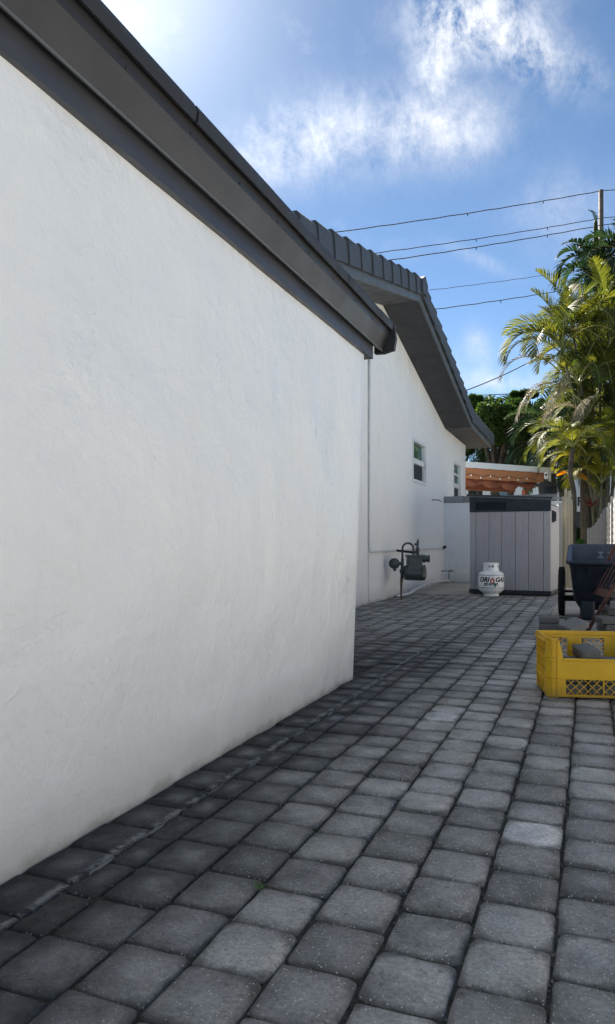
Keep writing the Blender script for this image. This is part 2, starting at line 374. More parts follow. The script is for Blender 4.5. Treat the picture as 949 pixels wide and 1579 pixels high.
M_riser = simple('rusty_riser', (0.12, 0.085, 0.06), 0.8, 0.2, 0.5, 20, 0.6, 90)
def plank_mat(name, col, axis='z'):
    m = MT(name); p = m.pos(obj=True); oi = m.n('ShaderNodeObjectInfo')
    ofs = m.n('ShaderNodeCombineXYZ', {0: oi.outputs['Random'], 1: oi.outputs['Random']}).outputs[0]
    q = m.n('ShaderNodeVectorMath', {0: p, 1: ofs}, operation='ADD').outputs[0]
    sc = {'z': (26, 26, 1.4), 'x': (1.4, 26, 26), 'y': (26, 1.4, 26)}[axis]
    g = m.noise(m.n('ShaderNodeMapping', {0: q, 'Scale': sc}).outputs[0], 2.4, 7, 0.62, 0.8)
    a = m.ramp(g, [(0.28, tuple(x * 0.80 for x in col)), (0.5, col), (0.74, tuple(min(1, x * 1.14) for x in col))])
    a = m.mix(m.math('MULTIPLY', oi.outputs['Random'], 0.18), a, tuple(x * 0.7 for x in col))
    return m.set(a, 0.62, 0, m.bump(g, 0.45, 0.003), 0.35)
M_shed = plank_mat('woodgrain_resin', (0.36, 0.35, 0.37))
M_navy = simple('dark_blue_resin', (0.013, 0.020, 0.030), 0.5, 0, 0.25, 5, 0.15)
M_lid = simple('charcoal_resin_lid', (0.024, 0.029, 0.034), 0.5, 0, 0.2, 4, 0.15)
M_picket = plank_mat('weathered_picket_wood', (0.42, 0.37, 0.27))
M_postw = plank_mat('pale_fence_wood', (0.42, 0.41, 0.38))
M_beam = plank_mat('orange_stained_wood', (0.50, 0.22, 0.10), 'x')
M_rafter = plank_mat('red_brown_wood', (0.24, 0.085, 0.05), 'x')
M_fencew = plank_mat('grey_fence_slat', (0.30, 0.30, 0.30), 'y')
M_tank = simple('white_tank_enamel', (0.88, 0.88, 0.87), 0.30, 0, 0.07, 7, 0.08, 25)
M_black = simple('black_print', (0.012, 0.012, 0.014), 0.5, 0, 0.1)
M_red = simple('red_print', (0.55, 0.035, 0.03), 0.5, 0, 0.1)
M_green = simple('green_print', (0.02, 0.20, 0.09), 0.5, 0, 0.1)
M_decal = simple('white_label_film', (0.88, 0.88, 0.86), 0.4, 0, 0.04)
M_cart = simple('navy_cart_plastic', (0.012, 0.018, 0.030), 0.42, 0, 0.3, 5, 0.15)
M_cartin = simple('scuffed_grey_cart_plastic', (0.055, 0.063, 0.080), 0.5, 0, 0.35, 7, 0.2)
M_tyre = simple('black_rubber', (0.010, 0.010, 0.011), 0.85, 0, 0.2, 20, 0.5, 80)
M_rust = simple('rusty_brown_steel', (0.105, 0.040, 0.028), 0.75, 0.2, 0.5, 18, 0.6, 120, 0.003)
def crate_mat():
    m = MT('yellow_crate_plastic'); p = m.pos(obj=True)
    a = m.ramp(m.noise(p, 5, 6, 0.65), [(0.3, (0.64, 0.36, 0.003)), (0.7, (0.80, 0.48, 0.006))])
    a = m.mix(m.ramp(m.noise(p, 26, 7, 0.75), [(0.58, 0.0), (0.74, 0.45)]), a, (0.25, 0.16, 0.03))
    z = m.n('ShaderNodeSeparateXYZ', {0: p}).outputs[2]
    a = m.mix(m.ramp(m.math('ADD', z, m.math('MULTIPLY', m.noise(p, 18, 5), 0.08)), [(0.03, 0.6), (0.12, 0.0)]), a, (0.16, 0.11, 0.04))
    return m.set(a, m.ramp(m.noise(p, 12, 4), [(0.3, 0.35), (0.7, 0.6)]), 0, m.bump(m.noise(p, 60, 4), 0.2, 0.002), 0.5)
M_crate = crate_mat()
M_wire = simple('black_cable', (0.015, 0.016, 0.02), 0.6, 0, 0.1)
M_pole = simple('weathered_pole_wood', (0.13, 0.10, 0.075), 0.9, 0, 0.4, 5, 0.5, 30, 0.01)
M_alum = simple('grey_metal', (0.35, 0.36, 0.37), 0.4, 0.7, 0.2)

def leaf(name, c1, c2, trans, tcol, rough=0.45):
    m = MT(name); p = m.pos(); oi = m.n('ShaderNodeObjectInfo').outputs['Random']
    f = m.math('ADD', m.math('MULTIPLY', m.noise(p, 1.9, 5, 0.65), 0.75), m.math('MULTIPLY', oi, 0.35))
    a = m.ramp(f, [(0.30, c1), (0.72, c2)])
    m.set(a, rough + .2, 0, None, 0.22)
    t = m.n('ShaderNodeBsdfTranslucent', {'Color': m.mix(1.0, a, tcol, 'MULTIPLY')})
    mx = m.n('ShaderNodeMixShader', {0: trans, 1: m.b.outputs[0], 2: t.outputs[0]})
    m.L.new(mx.outputs[0], m.out.inputs[0]); return m.m
M_areca = leaf('areca_leaf', (0.022, 0.038, 0.010), (0.105, 0.115, 0.016), 0.40, (1.7, 1.6, 0.9))
M_arecay = leaf('sunlit_areca_leaf', (0.10, 0.125, 0.014), (0.36, 0.33, 0.028), 0.40, (1.4, 1.3, 0.8))  # yellower, lighter leaf copy with the sunlight put into its colour
M_orange = leaf('dying_orange_leaf', (0.40, 0.16, 0.01), (0.5, 0.25, 0.01), 0.5, (1.5, 1.3, 0.6))
M_dark = leaf('deep_green_leaf', (0.009, 0.022, 0.009), (0.030, 0.055, 0.022), 0.2, (1.4, 1.6, 1.0))
M_dry = leaf('dried_frond', (0.13, 0.105, 0.075), (0.25, 0.21, 0.16), 0.2, (1.3, 1.2, 1.0), 0.8)
M_broad = leaf('broad_leaf', (0.012, 0.028, 0.008), (0.050, 0.085, 0.020), 0.3, (1.5, 1.7, 1.0), 0.4)
M_shrub = leaf('shrub_leaf', (0.03, 0.10, 0.02), (0.09, 0.22, 0.04), 0.35, (1.7, 2.0, 1.0))
M_rachis = simple('frond_stalk', (0.22, 0.23, 0.06), 0.5, 0, 0.3)
M_trunk = simple('palm_trunk', (0.07, 0.058, 0.04), 0.85, 0, 0.5, 6, 0.7, 18, 0.02)
M_cane = simple('ringed_cane', (0.10, 0.095, 0.05), 0.6, 0, 0.5, 4, 0.5, 16, 0.01)
M_bark = simple('dark_bark', (0.07, 0.055, 0.042), 0.9, 0, 0.5, 6, 0.8, 22, 0.02)
M_brom = leaf('red_bromeliad_leaf', (0.07, 0.018, 0.014), (0.18, 0.05, 0.04), 0.15, (1.5, 1, 1))
# ------------------------------------------------------------------ ground
from mathutils import noise as mn
def struct(o): o['kind'] = 'structure'; return o
def stuff(o): o['kind'] = 'stuff'; return o
g = MB(); g.add([(-400, -60, -0.05), (400, -60, -0.05), (400, 900, -0.05), (-400, 900, -0.05)], [(0, 1, 2, 3)])
struct(g.build('ground', M_earth))
dv = MB(); dv.prism([(1.004, -8.0), (5.6, -8.0), (5.6, 24.0), (1.004, 24.0)], 'z', -0.046, -0.004); struct(dv.build('bounce_slab', M_drive))  # unseen pale slab added to bounce sunlight into the alley
nw = thing('bounce_house', 'unseen cream house added to bounce sunlight, across the driveway to the right', 'house', (5.7, 1, 0))  # unseen house added as a sunlit reflector for the near wall
v = MB(); v.box(5.6, 10.0, -8.0, 22.0, -.04, 2.5); v.build('wall', M_cream, nw)
v = MB(); v.prism([(5.3, 2.5), (10.5, 2.5), (7.9, 3.3)], 'y', -8.5, 22.5); v.build('roof', M_edge, nw)
slab = MB()
slab.prism([(-2.76, 11.575), (-0.455, 11.575), (-0.455, 8.60), (1.0, 8.60), (1.0, 24.0), (-0.2, 24.0), (-0.2, 15.2), (-2.76, 15.2)], 'z', -0.046, -0.003)
struct(slab.build('concrete_slab', M_conc))
bed = MB(); bed.prism([(-3.0, 4.0), (-1.45, 4.0), (-1.45, -2.0), (1.0, -2.0), (1.0, 8.596), (-0.459, 8.596), (-0.459, 11.57), (-3.0, 11.57)], 'z', -0.046, -0.0085)
paving = struct(bed.build('paving', M_joint))

PW, PL = 0.171, 0.179
def paver_geo(r):
    pts = []                                      # 12 outline points on a unit square, rounded corners, tumbled
    for cx, cy in ((1, 1), (-1, 1), (-1, -1), (1, -1)):
        c = 0.11 + r.random() * 0.13
        q = [(cx, cy * (1 - c)), (cx * (1 - c * 0.28), cy * (1 - c * 0.28)), (cx * (1 - c), cy)]
        if cx * cy < 0: q = q[::-1]
        pts += q
    pts = [(x * (0.998 + r.uniform(-0.042, 0.004)), y * (0.998 + r.uniform(-0.042, 0.004))) for x, y in pts]
    v = []; t = (r.uniform(-1, 1) * 0.0015, r.uniform(-1, 1) * 0.0015)
    for k, z in ((1.0, -0.030), (0.99, -0.0055), (0.945, -0.0005)):
        for x, y in pts: v.append((x * k * PW / 2, y * k * PL / 2, z + (x * t[0] + y * t[1]) * (z > -0.03)))
    v.append((0, 0, 0.0004))
    f = [(i * 12 + j, i * 12 + (j + 1) % 12, (i + 1) * 12 + (j + 1) % 12, (i + 1) * 12 + j) for i in range(2) for j in range(12)]
    f += [(24 + j, 24 + (j + 1) % 12, 36) for j in range(12)]
    return v, f
def paver_fine(r):                                # nearest stones: more points, chipped outline
    v0, _ = paver_geo(r); o12 = [(x / (PW / 2), y / (PL / 2)) for x, y, z in v0[:12]]; pts = []
    for i in range(12):
        a, b = o12[i], o12[(i + 1) % 12]; k = 3 if math.dist(a, b) > .5 else 1
        for j in range(k):
            t = j / k; pts.append((a[0] + (b[0] - a[0]) * t, a[1] + (b[1] - a[1]) * t))
    pts = [(x * (1 + r.uniform(-.022, .010)), y * (1 + r.uniform(-.022, .010))) for x, y in pts]
    n = len(pts); v = []
    for k, z, jz in ((1.0, -0.030, 0), (0.99, -0.0065, .0015), (0.945, -0.0004, .0006)):
        for x, y in pts:
            q = k * (1 - r.random() * .02 * (k < .99)); v.append((x * q * PW / 2, y * q * PL / 2, z + r.uniform(-jz, jz)))
    v.append((0, 0, 0.0004)); f = [(i * n + j, i * n + (j + 1) % n, (i + 1) * n + (j + 1) % n, (i + 1) * n + j) for i in range(2) for j in range(n)]
    return v, f + [(2 * n + j, 2 * n + (j + 1) % n, 3 * n) for j in range(n)]
geos = [paver_geo(rnd) for _ in range(12)]; fine = [paver_fine(random.Random(40 + i)) for i in range(14)]
def put_uv(me, vs, L2=None):
    uv = me.uv_layers.new(name='UVMap')
    for lp in me.loops:
        a = vs[lp.vertex_index]; uv.data[lp.index].uv = a
paver_me = []
for v, f in geos:
    mb = MB(); mb.add(v, f); me = mb.data('paver', M_paver, smooth=True)
    put_uv(me, [(p[0] / PW + 0.5, p[1] / PL + 0.5) for p in v]); paver_me.append(me)
fine_me = []
for v, f in fine:
    mb = MB(); mb.add(v, f); me = mb.data('paver', M_paver, smooth=True)
    put_uv(me, [(p[0] / PW + 0.5, p[1] / PL + 0.5) for p in v]); fine_me.append(me)
# stones whose colour stands out in the photograph: (x, y, tone)
special = [(820, 1290, 1.0), (350, 1462, 0.60), (515, 1103, 0.95), (680, 1100, 0.95), (745, 1228, 0.58), (665, 1050, 0.72), (770, 1052, 0.74), (595, 1003, 0.72),
           (470, 1600, 0.3), (880, 1200, 0.50), (600, 1040, 0.6), (650, 1075, 0.62), (575, 1120, 0.45), (800, 1435, 0.48), (650, 1510, 0.44), (800, 990, 0.6), (55, 1495, 0.5),
           (640, 985, 0.66), (565, 1235, 0.46), (690, 1320, 0.40), (780, 1500, 0.46), (620, 1060, 0.6), (720, 1020, 0.55), (610, 965, 0.66), (745, 1055, 0.5), (900, 1225, 0.5), (700, 960, 0.5)]
special = [(G(x, y), t) for x, y, t in special]
cols = [(-0.07 + PW * k, PW) for k in range(-6, 6)] + [(-1.19, 0.094), (-1.362, 0.172)] + [(-1.362 - PW * k, PW) for k in range(1, 10)]
phase = {0: 1.681, -1: 1.590, -2: 1.659, -3: 1.723, -4: 1.644}
pv = []
for ci, (x0, w) in enumerate(cols):
    k = ci - 6; ph = phase.get(k, 1.66 + rnd.uniform(-0.06, 0.06)); y = ph - PL * 18; drift = 0
    while y < 11.52:
        ln = PL * (1 + rnd.uniform(-0.02, 0.02)) if y > 3.2 else PL
        yc = y + ln / 2; xc = x0 + w / 2; y += ln
        if yc < -1.6 or yc + ln / 2 > 11.56: continue
        if x0 < -1.37 and yc < 4.75: continue
        if x0 < -2.88: continue
        if xc > -0.459 and yc > 8.52: continue
        tone = min(0.6, max(0.0, rnd.gauss(0.30, 0.15)))
        if rnd.random() < (0.05 if yc > 3.5 else 0.012): tone = rnd.uniform(0.55, 0.78)
        if w < 0.1 and tone > 0.4: tone *= 0.5
        for sp, st in special:
            if abs(sp.x - xc) < w / 2 and abs(sp.y - yc) < ln / 2: tone = st
        d = Vector((xc, yc, -H)); dep = xc * FW.x + yc * FW.y
        px = CX + F * (xc * RT.x + yc * RT.y) / dep if dep > 0.3 else -999; py = HY + F * H / dep if dep > 0.3 else 9999
        vis = -60 < px < 1010 and py < 1660
        pv.append((0 if vis else 1, dep, xc, yc, w, ln, tone))
pv.sort()
mbv, mbf, mbuv, mbt = [], [], [], []
for i, (nv, dep, xc, yc, w, ln, tone) in enumerate(pv):
    gi = rnd.randrange(12); rz = rnd.choice((0, math.pi)); jx, jy, jz = rnd.uniform(-.002, .002), rnd.uniform(-.002, .002), rnd.uniform(-.0034, .0034)
    ta, tb = rnd.uniform(-.012, .012), rnd.uniform(-.012, .012)
    sx, sy = w / PW * (1 + rnd.uniform(-.012, .008)), ln / PL
    if i < 298:
        inst('paver', fine_me[(gi + i) % 14] if i < 200 else paver_me[gi], paving, (xc + jx, yc + jy, jz), (ta, tb, rz + rnd.uniform(-.008, .008)), (sx, sy, 1), tone)
    else:
        M = Matrix.Translation((xc + jx, yc + jy, jz)) @ Euler((ta, tb, rz)).to_matrix().to_4x4() @ Matrix.Diagonal((sx, sy, 1, 1))
        o = len(mbv); v, f = geos[gi]
        mbv += [M @ Vector(p) for p in v]; mbf += [tuple(o + q for q in ff) for ff in f]
        mbuv += [(p[0] / PW + 0.5, p[1] / PL + 0.5) for p in v]; mbt += [tone] * len(v)
me = bpy.data.meshes.new('paver'); me.from_pydata(mbv, [], mbf); me.materials.append(M_paver)
me.polygons.foreach_set('use_smooth', [True] * len(mbf)); put_uv(me, mbuv)
at = me.attributes.new('tone', 'FLOAT', 'POINT'); at.data.foreach_set('value', mbt)
far = stuff(inst('paver', me, paving, color=0.0))
# crumbs of stone and sand that lie in the joints
cr = MB()
for _ in range(2600):
    nv, dep, xc, yc, w, ln, tone = pv[rnd.randrange(min(len(pv), 420))]
    if rnd.random() < .5: x, y = xc + w / 2 * rnd.choice((-1, 1)) + rnd.gauss(0, .004), yc + rnd.uniform(-.5, .5) * ln
    else: x, y = xc + rnd.uniform(-.5, .5) * w, yc + ln / 2 * rnd.choice((-1, 1)) + rnd.gauss(0, .004)
    if x < -1.36 and y < 4.4: continue
    s = rnd.uniform(.0015, .0045); z = -.004 if rnd.random() < .8 else 0.0
    a = rnd.uniform(0, 6.3); q = [(x + s * math.cos(a + k * 2.1), y + s * math.sin(a + k * 2.1) * rnd.uniform(.6, 1), z) for k in range(3)]
    cr.add(q + [(x, y, z + s * 1.3)], [(0, 1, 3), (1, 2, 3), (2, 0, 3)])
stuff(cr.build('joint_crumbs', M_mortar, paving))
# ridge of old mortar between the wall course and the cut course
mo = MB(); y = 0.9
while y < 5.2:
    ln = rnd.uniform(0.03, 0.16); w = rnd.uniform(0.003, 0.008)
    if rnd.random() < 0.5:
        n = 5; vs = []
        for i in range(n + 1):
            t = i / n; e = math.sin(math.pi * t) * 0.8 + 0.2; xx = -1.192 + rnd.uniform(-.004, .004)
            yy = y + ln * t
            vs += [(xx - w * e, yy, -0.002), (xx, yy, 0.0045 * e), (xx + w * e, yy, -0.002)]
        fs = []
        for i in range(n):
            for j in (0, 1): fs.append((i * 3 + j, i * 3 + j + 1, i * 3 + j + 4, i * 3 + j + 3))
        mo.add(vs, fs)
    y += ln + rnd.uniform(0.0, 0.05)
stuff(mo.build('mortar_ridge', M_mortar, paving, True))

# ------------------------------------------------------------------ the white house: near wing and gable
house = thing('white_house', 'white house with dark eaves, tiled gable and a low wing close on the left', 'house', (-4.0, 7.0, 0))
def yend(z): return 4.335 + 0.235 * z / 2.04
mb = MB(); NZ = 44; NY = 110; Rc = 0.03
rows = []
for i in range(NZ + 1):
    z = -0.04 + 2.13 * i / NZ; ye = yend(z); r = []
    for j in range(NY + 1):
        y = -3.0 + (ye - Rc + 3.0) * (j / NY)
        dx = mn.noise(Vector((y * 1.1, z * 1.5, 3))) * 0.007 + mn.noise(Vector((y * 4, z * 4, 8))) * 0.0018
        if z < 0.06: dx += mn.noise(Vector((y * 6, 0, 1))) * 0.006
        r.append((-1.362 + dx, y, z))
    for a in (30, 60, 90):
        r.append((-1.362 - Rc + Rc * math.cos(R(a)) , ye - Rc + Rc * math.sin(R(a)) + mn.noise(Vector((z * 5, 1, 1))) * 0.003, z))
    r.append((-2.8, ye, z)); rows.append(r)
k = len(rows[0]); mb.add([p for r in rows for p in r], [(i * k + j, i * k + j + 1, (i + 1) * k + j + 1, (i + 1) * k + j) for i in range(NZ) for j in range(k - 1)])
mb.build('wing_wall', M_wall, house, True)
mb = MB(); mb.box(-8, -1.45, -3.0, -2.9, -0.04, 2.09); mb.build('wing_end_wall', M_wall, house)

YE = 4.77
mb = MB(); mb.prism([(-1.60, 2.046), (-1.336, 2.046), (-1.336, 2.16), (-1.60, 2.16)], 'y', -3.1, 4.665); mb.build('frieze_board', M_frieze, house)
mb = MB(); mb.prism([(-1.302, 2.121), (-1.262, 2.216), (-1.254, 2.274), (-1.60, 2.274), (-1.60, 2.163), (-1.338, 2.163), (-1.332, 2.13)], 'y', -3.1, YE)
fb = mb.build('fascia_board', M_fascia, house)
mb = MB(); mb.tube([(-1.303, -3.1, 2.120), (-1.303, YE + .003, 2.120)], 0.0055, 8); mb.build('drip_edge', M_rakeb, fb)  # paler, bluish colour stands in for sky light on the lip
mb = MB(); mb.lathe([(0.0, -0.002), (0.006, -0.001), (0.006, 0.001), (0.003, 0.003), (0, 0.003)], 8); scr = mb.data('screw', M_black)
for i in range(9): inst('screw', scr, fb, Vector((-1.2600, 1.43 + 0.37 * i, 2.226)) - house.location, (0, R(82), 0))
wr = MB(); wr.prism([(-1.262, 2.276), (-1.262, 2.31), (-8.0, 3.50), (-8.0, 3.40)], 'y', -3.15, YE); wing_roof = wr.build('wing_roof', M_edge, house)
v = MB(); v.prism([(-1.232, 2.251), (-1.226, 2.285), (-1.236, 2.312), (-1.50, 2.356), (-1.50, 2.325), (-1.262, 2.292), (-1.245, 2.255)], 'y', -0.168, 0.164)
et = v.data('edge_tile', M_edge, (0, 0, 0))
for i in range(24):
    y = -3.0 + 0.333 * i
    if y > YE - 0.1: break
    inst('edge_tile', et, wing_roof, Vector((rnd.uniform(-.0015, .0015), y, rnd.uniform(-.0015, .0015))) - house.location, (rnd.uniform(-.002, .002), 0, rnd.uniform(-.003, .003)))
v = MB(); v.prism([(-1.30, 2.108), (-1.225, 2.125), (-1.212, 2.20), (-1.222, 2.295), (-1.262, 2.33), (-1.36, 2.34), (-1.36, 2.11)], 'y', YE + .003, YE + .05)
v.build('gutter_end', M_edge, fb)

# gable wall
def zs(y):                                        # soffit height along the rake
    if y < 10.1: return 4.19 - 0.225 * (10.1 - y)
    if y < 14.9: return 4.19 - 0.223 * (y - 10.1)
    return 3.12 - 0.012 * (y - 14.9)
XG = -2.75
wins = [(11.94, 13.02, 1.82, 2.56), (15.83, 16.82, 1.50, 2.56)]
mb = MB(); ys = sorted({4.4, 7.0, 10.1, 14.9, 17.5} | {w[0] for w in wins} | {w[1] for w in wins})
for a, b in zip(ys, ys[1:]):
    w = [q for q in wins if q[0] <= a + 1e-6 and q[1] >= b - 1e-6]
    if w:
        mb.prism([(a, -0.04), (b, -0.04), (b, w[0][2]), (a, w[0][2])], 'x', XG - 0.2, XG)
        mb.prism([(a, w[0][3]), (b, w[0][3]), (b, zs(b) + .03), (a, zs(a) + .03)], 'x', XG - 0.2, XG)
    else: mb.prism([(a, -0.04), (b, -0.04), (b, zs(b) + .03), (a, zs(a) + .03)], 'x', XG - 0.2, XG)
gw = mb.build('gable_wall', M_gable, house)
mb = MB(); mb.box(-10, XG - .2, 17.3, 17.5, -.04, 3.0); mb.build('back_wall', M_gable, house)
# windows
for wi, (a, b, z0, z1) in enumerate(wins):
    fr = MB(); fw = 0.055; x0, x1 = XG - 0.09, XG - 0.015
    fr.box(x0, x1 + .03, a + .002, a + fw, z0 + .002, z1 - .002); fr.box(x0, x1 + .03, b - fw, b - .002, z0 + .002, z1 - .002)
    fr.box(x0, x1 + .03, a + fw, b - fw, z1 - fw, z1 - .002); fr.box(x0, x1 + .03, a + fw, b - fw, z0 + .002, z0 + fw)
    zm = z0 + (z1 - z0) * (0.50 if wi == 0 else 0.52)
    f = fr.build('window', M_white, house)
    s = MB(); s.box(x0, x1 + .008, a + fw + .002, b - fw - .002, zm - .045, zm + .045)
    s.box(x0, x1 + .008, a + fw + .002, a + fw + .035, z0 + fw, z1 - fw - .002); s.box(x0, x1 + .008, b - fw - .035, b - fw - .002, z0 + fw, z1 - fw - .002)
    if wi == 1: s.box(x0 + .01, x1 + .005, a + fw, b - fw, (zm + z1) / 2 - .025, (zm + z1) / 2 + .015)
    s.build('sash', M_white, f)
    gl = MB(); gl.box(x0 + .03, x0 + .034, a + fw, b - fw, zm, z1 - fw + .01); gl.build('pane', M_pane, f)
    sc = MB(); sc.box(x0 + .036, x0 + .040, a + fw, b - fw, z0 + fw - .01, zm); sc.build('insect_screen', M_screen, f)
    bl = MB()
    for i in range(11):
        z = zm + .03 + (z1 - zm - .08) * i / 10
        bl.box(x0 - .030, x0 - .022, a + fw, b - fw, z, z + .021, Matrix.Translation((0, 0, 0)))
    if wi == 0: bl.build('blind', M_blind, f)
    bk = MB(); bk.box(x0 - .12, x0 - .10, a, b, z0, z1); bk.build('unlit_room_sheet', M_screen, f)  # dark sheet in place of the shade inside the room
# roof of the gable
XR = -2.24; Y0, Y1 = 4.95, 17.95
mb = MB(); prof = [(y, zs(y)) for y in (Y0, 10.1, 14.9, Y1)]
mb.prism(prof + [(y, z + 0.19) for y, z in prof[::-1]], 'x', -10, XR)
roof = mb.build('gable_roof', [M_soffit], house)
mb = MB(); mb.prism([(y, z - .012) for y, z in prof] + [(y, z + 0.17) for y, z in prof[::-1]], 'x', XR + .001, XR + .03); mb.build('rake_board', M_rakeb, roof)
mb = MB(); mb.box(-10, XR, Y1 + .001, Y1 + .025, zs(Y1) - .012, zs(Y1) + .17); mb.build('eave_board', M_rakeb, roof)
def tile(sgn):
    t = MB(); l = 0.235
    # lower end (towards -sgn) stands proud of the next tile
    for (ya, yb, pr) in ((-l, l, 0),):
        a, b = (1.0, 0.0) if sgn > 0 else (0.0, 1.0)
        vs = []
        for y, k in ((-l, a), (l, b)):
            o = 0.022 * k
            vs += [(0.034 + o, y, 0.085 - o * .6), (0.060 + o, y, 0.085 - o * .6), (0.060 + o, y, 0.290 + o), (0.035 + o, y, 0.315 + o), (-0.25, y, 0.315 + o), (-0.25, y, 0.285 + o), (0.034 + o, y, 0.285 + o)]
        n = 7; t.add(vs, [tuple(range(n)), tuple(range(n, 2 * n))[::-1]] + [(i, n + i, n + (i + 1) % n, (i + 1) % n) for i in range(n)])
    return t.data('rake_tile', M_tile)
tn, tf = tile(1), tile(-1); i = 0
y = 9.93
while y > 4.9:
    inst('rake_tile', tn, roof, Vector((XR + rnd.uniform(-.003, .003), y, zs(y) + rnd.uniform(-.004, .004))) - house.location, (math.atan(.225), 0, rnd.uniform(-.012, .012))); y -= 0.42
y = 10.32
while y < 18.0:
    sl_ = -math.atan(.223) if y < 14.8 else -.012
    inst('rake_tile', tf, roof, Vector((XR + rnd.uniform(-.003, .003), y, zs(y) + rnd.uniform(-.004, .004))) - house.location, (sl_, 0, rnd.uniform(-.012, .012))); y += 0.42
cap = MB(); cap.prism([(9.93, 4.44), (10.12, 4.535), (10.30, 4.44), (10.24, 4.28), (9.96, 4.28)], 'x', XR - .3, XR + .10); cap.build('ridge_cap', M_tile, roof)
# pipes along the gable wall
mb = MB(); xp = XG + .018
mb.tube([(xp, 9.36, 3.95), (xp, 9.36, .74), (xp, 9.38, .705), (xp, 9.42, .695), (xp, 14.55, .69)], 0.016, 8)
mb.build('white_conduit', M_wpipe, house, True)
mb = MB(); mb.tube([(xp, 9.33, .70), (xp, 9.33, -.03)], 0.007, 6); mb.build('thin_cable', M_wpipe, house, True)
mb = MB(); mb.tube([(xp, 14.55, .69), (xp + .04, 14.62, .72)], 0.03, 8); mb.build('conduit_cap', M_edge, house, True)
mb = MB(); mb.tube([(xp - .02, 13.55, 1.60), (xp + .10, 13.6, 1.60), (xp + .13, 13.7, 1.57)], 0.012, 6); mb.build('hook', M_alum, house, True)

# ------------------------------------------------------------------ low yard wall behind the shed
lw = thing('yard_wall', 'low white yard wall capped with grey blocks behind the storage shed', 'wall', (-1.6, 14.9, 0))
mb = MB(); mb.box(-2.748, -0.50, 14.8, 14.95, -.04, 1.60); mb.build('wall_panel', M_low, lw)
bme = MB(); bme.box(-.094, .094, -.10, .10, 0, .13, b=.006); bme = bme.data('cap_block', M_block)
x = -2.645
while x < -0.5:
    inst('cap_block', bme, lw, Vector((x, 14.87, 1.602)) - lw.location, (0, 0, rnd.uniform(-.01, .01)), (1, 1, 1 + rnd.uniform(-.03, .03))); x += 0.195
bl2 = MB(); bl2.box(-.07, .07, -.09, .09, 0, .125, b=.006); bl2 = bl2.data('wall_block', M_block)
for i in range(13): inst('wall_block', bl2, lw, Vector((-.425, 14.87, -.04 + .132 * i)) - lw.location)
# ------------------------------------------------------------------ storage shed
SH = Vector((-1.78, 11.75, 0)); SE = Vector((-0.551, 11.62, 0)); sa = math.atan2(SE.y - SH.y, SE.x - SH.x); SW = (SE - SH).length; SD = 0.84
shed = thing('storage_shed', 'grey plank storage shed with navy top band, standing behind the white gas bottle', 'shed', SH, sa)
def L_(mb, name, m, par, sm=False): return local(mb, name, m, par, sm)
zt = lambda x, y: 1.535 - 0.075 * x / SW - 0.10 * (1 - y / SD) * 0.0
mb = MB(); mb.box(-.01, SW + .01, -.012, SD, 0.012, 0.075, b=.008); L_(mb, 'base', M_navy, shed)
mb = MB(); mb.box(.02, SW - .02, .03, SD - .02, .075, 1.40); L_(mb, 'inner_box', M_navy, shed)
pw = [0.035, 0.075] + [None] * 0
edges = [0.0, 0.097, 0.303, 0.500, 0.711, 0.905, 1.127, SW]
for a, b in zip(edges, edges[1:]):
    mb = MB(); mb.box(a + .0025, b - .0025, 0.0, .028, .078, 1.292, b=.005); L_(mb, 'wall_plank', M_shed, shed)
for k in range(4):
    a = .03 + k * (SD - .03) / 4; b = .03 + (k + 1) * (SD - .03) / 4
    mb = MB(); mb.box(SW - .026, SW - .002, a + .003, b - .003, .078, 1.38, b=.004); L_(mb, 'side_plank', M_shed, shed)
    mb = MB(); mb.box(.002, .026, a + .003, b - .003, .078, 1.42, b=.004); L_(mb, 'side_plank', M_shed, shed)
mb = MB(); mb.add([(0, -.008, 1.294), (SW, -.008, 1.294), (SW, -.008, 1.462), (0, -.008, 1.535), (0, .03, 1.294), (SW, .03, 1.294), (SW, .03, 1.462), (0, .03, 1.535)], [(0,1,2,3),(7,6,5,4),(0,4,5,1),(1,5,6,2),(3,2,6,7),(0,3,7,4)])
band = L_(mb, 'top_band', M_navy, shed)
for (xa, xb) in ((.10, .575), (.64, 1.11)):
    mb = MB(); mb.box(xa - .012, xb + .012, -.014, -.009, 1.315, 1.322); mb.box(xa - .012, xb + .012, -.014, -.009, 1.452 if xa < .5 else 1.425, 1.459 if xa < .5 else 1.432)
    mb.box(xa - .012, xa - .005, -.014, -.009, 1.322, 1.452 if xa < .5 else 1.425); mb.box(xb + .005, xb + .012, -.014, -.009, 1.322, 1.452 if xa < .5 else 1.425)
    L_(mb, 'vent_frame', M_navy, band)
lm = MB(); lm.box(-.235, .235, -.008, 0, -.004, .006, Matrix.Rotation(R(30), 4, 'X')); lm = lm.data('louvre', M_navy)
for i in range(8): inst('louvre', lm, band, (.3375, -.010, 1.328 + .0155 * i))
mb = MB(); t = .03
mb.add([(-.035, -.06, 1.545), (SW + .03, -.06, 1.468), (SW + .03, SD + .04, 1.508), (-.035, SD + .04, 1.585), (-.035, -.06, 1.575), (SW + .03, -.06, 1.498), (SW + .03, SD + .04, 1.538), (-.035, SD + .04, 1.615)], [(0,3,2,1),(4,5,6,7),(0,1,5,4),(1,2,6,5),(2,3,7,6),(3,0,4,7)])
L_(mb, 'lid', M_lid, shed)
mb = MB(); mb.box(SW + .001, SW + .035, .10, .17, 1.12, 1.30, b=.006); mb.box(SW + .036, SW + .06, .115, .155, 1.14, 1.28, b=.006); L_(mb, 'latch', M_navy, shed)
